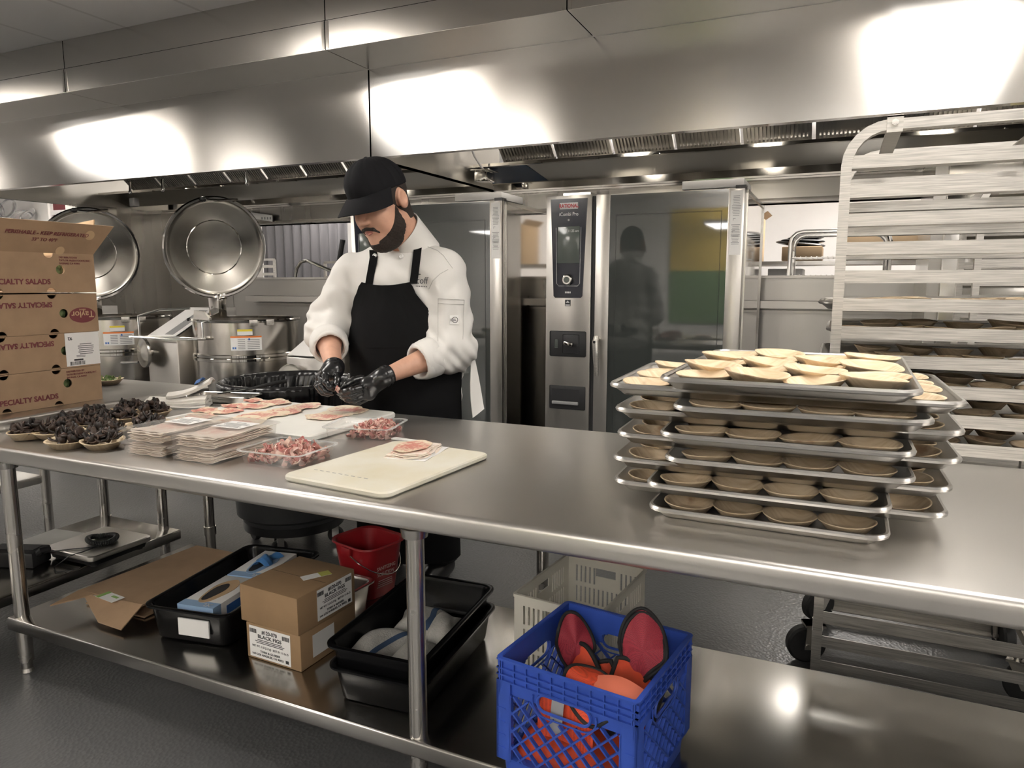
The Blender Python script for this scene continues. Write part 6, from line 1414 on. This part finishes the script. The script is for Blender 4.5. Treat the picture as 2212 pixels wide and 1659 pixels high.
# embroidered mark on the chest and patch on the sleeve
p = on_torso(912, 606, .006, jacket_sdf)
texts([('coff', .036, 0, 0, dict(bold=.0, align='LEFT'))]+[(None, (.022, .004), .006, .024)]+[(None, (.004, .004), .002+.008*k, -.021) for k in range(7)], 'ink', jk, Tc @ frame(p+V((-.022, -.006, 0)), (.88, -.10, -.03), (.02, .15, 1)), 'embroidery')
p = on_torso(981, 691, .006, jacket_sdf); pr, pu = V((.75, .5, .0)), V((-.05, .1, 1))
fm = frame(p, pr, pu); b = MB(); b.box(-.017, .017, -.017, .017, -.004, .0015); pt = b.build('sleeve_patch', 'paper', jk, mtx=Tc @ fm)
b = MB(); b.tube([V((.003+.0105*math.cos(a), .0105*math.sin(a), .0022)) for a in [R(-150+20*k) for k in range(17)]], .0011, 5); b.box(-.014, .006, .001, .004, .0014, .0022); b.box(-.014, .008, -.005, -.002, .0014, .0022); b.build('patch_print', 'ink', pt, mtx=Tc @ fm)
b = MB()
for (q0, q1) in (((946, 645), (1003, 648)), ((946, 655), (1003, 658))): b.tube([on_torso(q0[0]+(q1[0]-q0[0])*k/6, q0[1]+(q1[1]-q0[1])*k/6, .0035, jacket_sdf) for k in range(7)], .0009, 4)
b.tube([on_torso(946, 645+92*k/8, .0035, jacket_sdf) for k in range(9)], .0009, 4); b.tube([on_torso(1003-3*k/8, 648+85*k/8, .0035, jacket_sdf) for k in range(9)], .0009, 4)
b.build('pocket_seam', 'seamgrey', jk, mtx=Tc, ang=0)
b = MB(); b.tube([on_torso(x, y, .003, jacket_sdf) for x, y in ((905, 528), (925, 533), (945, 541), (958, 552), (968, 566), (978, 580))], .0009, 4); b.tube([on_torso(x, y, .003, jacket_sdf) for x, y in ((968, 582), (950, 592), (935, 606), (926, 625))], .0009, 4); b.build('shoulder_seam', 'seamgrey', jk, mtx=Tc, ang=0)
# jacket tail hanging at his left side
b = MB(); L0 = [A(1010, 738, 2.52), A(1017, 740, 2.55)]; L1 = [A(1020, 903, 2.44), A(1046, 890, 2.50)]
b.grid(lambda u, v: V(L0[0]+(L0[1]-L0[0])*u)*(1-v)+V(L1[0]+(L1[1]-L1[0])*u)*v+V((.006*math.sin(5*v)*(1-v), .004*math.sin(7*v+3*u), .012*u*v*v)), 8, 24, .003); b.build('jacket_tail', 'jacket', jk, mtx=Tc, ang=80)
# --- apron: a sheet lying on the torso ---
def apron_r(th, z, off):
    dx, dy = math.sin(th), -math.cos(th); r = np.linspace(.02, .45, 216); zz_ = max(z, .82)
    f = torso(bcx+dx*r, 2.49+dy*r, np.full_like(r, zz_)); k = int(np.argmax(f > off)); return r[k] if f[k] > off else .22
def ap_half(z):                           # half opening angle of the apron at a height
    pts = [(1.235, .54), (1.19, .72), (1.12, 1.0), (1.05, 1.30), (.98, 1.52), (.9, 1.62), (0, 1.62)]
    for (z0, a0), (z1, a1) in zip(pts, pts[1:]):
        if z <= z0 and z >= z1: return a0+(a1-a0)*(z0-z)/(z0-z1)
    return pts[0][1]
ZT, ZB = 1.235, .13
def apron_pt(u, v):
    z = ZT+(ZB-ZT)*v; th = (2*u-1)*ap_half(z)+.12*max(0, (z-.95)/.285); r = apron_r(th, z, .011)
    if z < .80: r = r*(1-.10*(.80-z)) + .010*math.sin(5*th+1)*(.8-z)
    r += .002*math.sin(9*th+11*z)+.0015*math.sin(23*z+3*th)
    return V((bcx+math.sin(th)*r, 2.49-math.cos(th)*r, z + (.012*(2*u-1)**2 if v < .02 else 0)))
b = MB(); b.grid(apron_pt, 48, 70, .003); ap = b.build('apron', 'apron2', chef, mtx=Tc, ang=80)
def strap(pix, name, off=.010):
    b = MB(); pts = [on_torso(x, y, off, jacket_sdf) for x, y in pix]; return pts
for pix in ([(797, 614), (800, 596), (804, 575), (807, 556), (806, 540)], [(893, 612), (896, 590), (899, 565), (902, 540), (905, 522)]):
    pts = [on_torso(x, y, .008, jacket_sdf) for x, y in pix]
    b = MB(); w_ = .0135
    b.grid(lambda u, v: (lambda t: pts[int(min(t, len(pts)-1.001))].lerp(pts[int(min(t, len(pts)-1.001))+1], min(t, len(pts)-1.001)-int(min(t, len(pts)-1.001))))(u*(len(pts)-1))+V((w_*(2*v-1), .006*(2*v-1), -.002)), 16, 2, .003); b.build('apron_strap', 'apron2', ap, mtx=Tc, ang=80)
b = MB(); b.grid(lambda u, v: V(on_torso(790+95*u, 748+v*3, .016)) , 14, 1, .001); b.build('pocket_hem', 'apron2', ap, mtx=Tc, ang=80)
# trousers and shoes
def trouser(X, Y, Z):
    d = s_cap(X, Y, Z, (bcx-.06, 2.52, .86), (bcx+.06, 2.52, .86), .145)
    for s_ in (-1, 1): d = smin(d, s_cap(X, Y, Z, (bcx+s_*.09, 2.52, .82), (bcx+s_*.12, 2.54, .09), .105, .075), .04)
    return smax(d, .075-Z, .01)
add_sdf('trousers', trouser, (bcx-.32, 2.3, .06), (bcx+.32, 2.75, 1.04), .012, 'trouser', I4, chef)
for s_ in (-1, 1):
    add_sdf('shoe', lambda X, Y, Z: smax(s_cap(X, Y, Z, (bcx+s_*.12, 2.56, .05), (bcx+s_*.135, 2.40, .035), .052, .045), .002-Z, .004), (bcx+s_*.13-.08, 2.3, -.01), (bcx+s_*.13+.08, 2.65, .12), .006, 'black', I4, chef)
# --- gloved hands ---
def chain(X, Y, Z, pts, rs, k=.006):
    d = None
    for i in range(len(pts)-1):
        c = s_cap(X, Y, Z, pts[i], pts[i+1], rs[i], rs[i+1]); d = c if d is None else smin(d, c, k)
    return d
def glove(name, wr, el, palm, fingers, h=.0022):
    ax = (wr-el)/np.linalg.norm(wr-el)
    def f(X, Y, Z):
        d = s_cap(X, Y, Z, wr-ax*.012, wr+ax*.02, .0355, .034)
        for (a, b_, ra, rb) in palm: d = smin(d, s_cap(X, Y, Z, a, b_, ra, rb), .016)
        for pts, rs in fingers: d = smin(d, chain(X, Y, Z, pts, rs), .0045)
        t = (X-wr[0])*ax[0]+(Y-wr[1])*ax[1]+(Z-wr[2])*ax[2]
        return smax(d, -(t+.010)*1.0, .002)+.0006*np.sin(t*420)*(t < .02)
    allp = [wr-ax*.03, wr+ax*.03]+[q for p_ in palm for q in p_[:2]]+[q for fg in fingers for q in fg[0]]
    lo, hi = bbox(allp, .042)
    g = add_sdf(name, f, lo, hi, h, 'glove', I4, body, 1)
    b = MB(); m = Matrix.Translation(V(wr-ax*.010)) @ V(ax).to_track_quat('Z', 'Y').to_matrix().to_4x4(); b.lathe([(.0345+.0028*math.cos(R(45*k)), .0028*math.sin(R(45*k))) for k in range(9)], 36, mtx=Tc @ m); b.build('glove_cuff', 'glove', g, ang=80)
    return g
# his left hand (right in the photo)
fL = [([A(782, 817, 2.13), A(763, 822, 2.10), A(748, 831, 2.075), A(737, 838, 2.065)], [.0145, .013, .0115, .0095]),       # thumb
      ([A(778, 838, 2.07), A(760, 843, 2.04), A(745, 846, 2.04), A(733, 846, 2.05)], [.0125, .0115, .0105, .0085]),        # index
      ([A(779, 848, 2.08), A(760, 855, 2.05), A(744, 855, 2.05), A(731, 849, 2.06)], [.0125, .0115, .0105, .0085]),
      ([A(783, 857, 2.10), A(766, 864, 2.07), A(750, 863, 2.06), A(738, 857, 2.07)], [.012, .011, .010, .0085]),
      ([A(790, 862, 2.13), A(775, 869, 2.10), A(761, 869, 2.09), A(749, 864, 2.09)], [.0115, .010, .009, .0075])]
pL = [(wrL, A(793, 832, 2.11), .033, .026), (wrL, A(797, 848, 2.12), .03, .024), (wrL, A(800, 822, 2.14), .03, .022), (A(793, 832, 2.11), A(797, 850, 2.12), .026, .024)]
glove('glove', wrL, elL, pL, fL)
# his right hand (left in the photo)
fR = [([A(728, 806, 2.10), A(729, 820, 2.07), A(727, 831, 2.055), A(724, 838, 2.05)], [.0145, .013, .011, .009]),
      ([A(703, 812, 2.06), A(704, 826, 2.02), A(712, 836, 2.02), A(720, 842, 2.04)], [.0125, .0115, .0105, .0085]),
      ([A(694, 817, 2.07), A(695, 833, 2.035), A(705, 845, 2.035), A(717, 850, 2.045)], [.0125, .0115, .0105, .0085]),
      ([A(687, 820, 2.09), A(688, 836, 2.055), A(697, 848, 2.05), A(709, 853, 2.06)], [.012, .011, .010, .008]),
      ([A(686, 818, 2.12), A(685, 832, 2.09), A(691, 844, 2.08), A(700, 850, 2.08)], [.011, .010, .009, .0075])]
pR = [(wrR, A(706, 808, 2.08), .033, .023), (wrR, A(695, 813, 2.09), .03, .021), (wrR, A(722, 806, 2.10), .03, .020), (A(706, 809, 2.08), A(694, 816, 2.09), .022, .02)]
glove('glove', wrR, elR, pR, fR)
p = A(726, 840, 2.035); b = MB(); q = random.Random(2)
for k in range(7): flake(b, (q.uniform(-.008, .008), q.uniform(-.006, .006), q.uniform(-.008, .008)), .018, .010, 1.5, q, .002)
o = b.build('ham_bit', 'chop', None, ang=50, fix=False); o.location = p; tag(o, 'small pink bit of ham pinched between the gloved fingers', 'ham')
print('neck', nk0, nk1)
# ================= CAMERA AND RENDER SETTINGS =================
cd_ = bpy.data.cameras.new('camera'); cam = bpy.data.objects.new('camera', cd_); COL.objects.link(cam)
cam.location = (0, 0, CAMH); cam.rotation_euler = (PI/2-PITCH, 0, YAW); cd_.sensor_width = 36; cd_.lens = FPX/2212*36; cd_.clip_start = .02
sc.camera = cam
w = bpy.data.worlds.new('world'); sc.world = w; w.use_nodes = True; w.node_tree.nodes['Background'].inputs[0].default_value = (.9, .9, 1, 1); w.node_tree.nodes['Background'].inputs[1].default_value = .1
vs = sc.view_settings; vs.view_transform = 'Standard'; vs.look = 'None'; vs.exposure = EXPO; vs.gamma = 1; vs.use_curve_mapping = False
cy = sc.cycles; cy.max_bounces = 10; cy.diffuse_bounces = 5; cy.glossy_bounces = 6; cy.transparent_max_bounces = 24; cy.use_denoising = True; cy.caustics_reflective = False; cy.caustics_refractive = False; cy.sample_clamp_indirect = 6
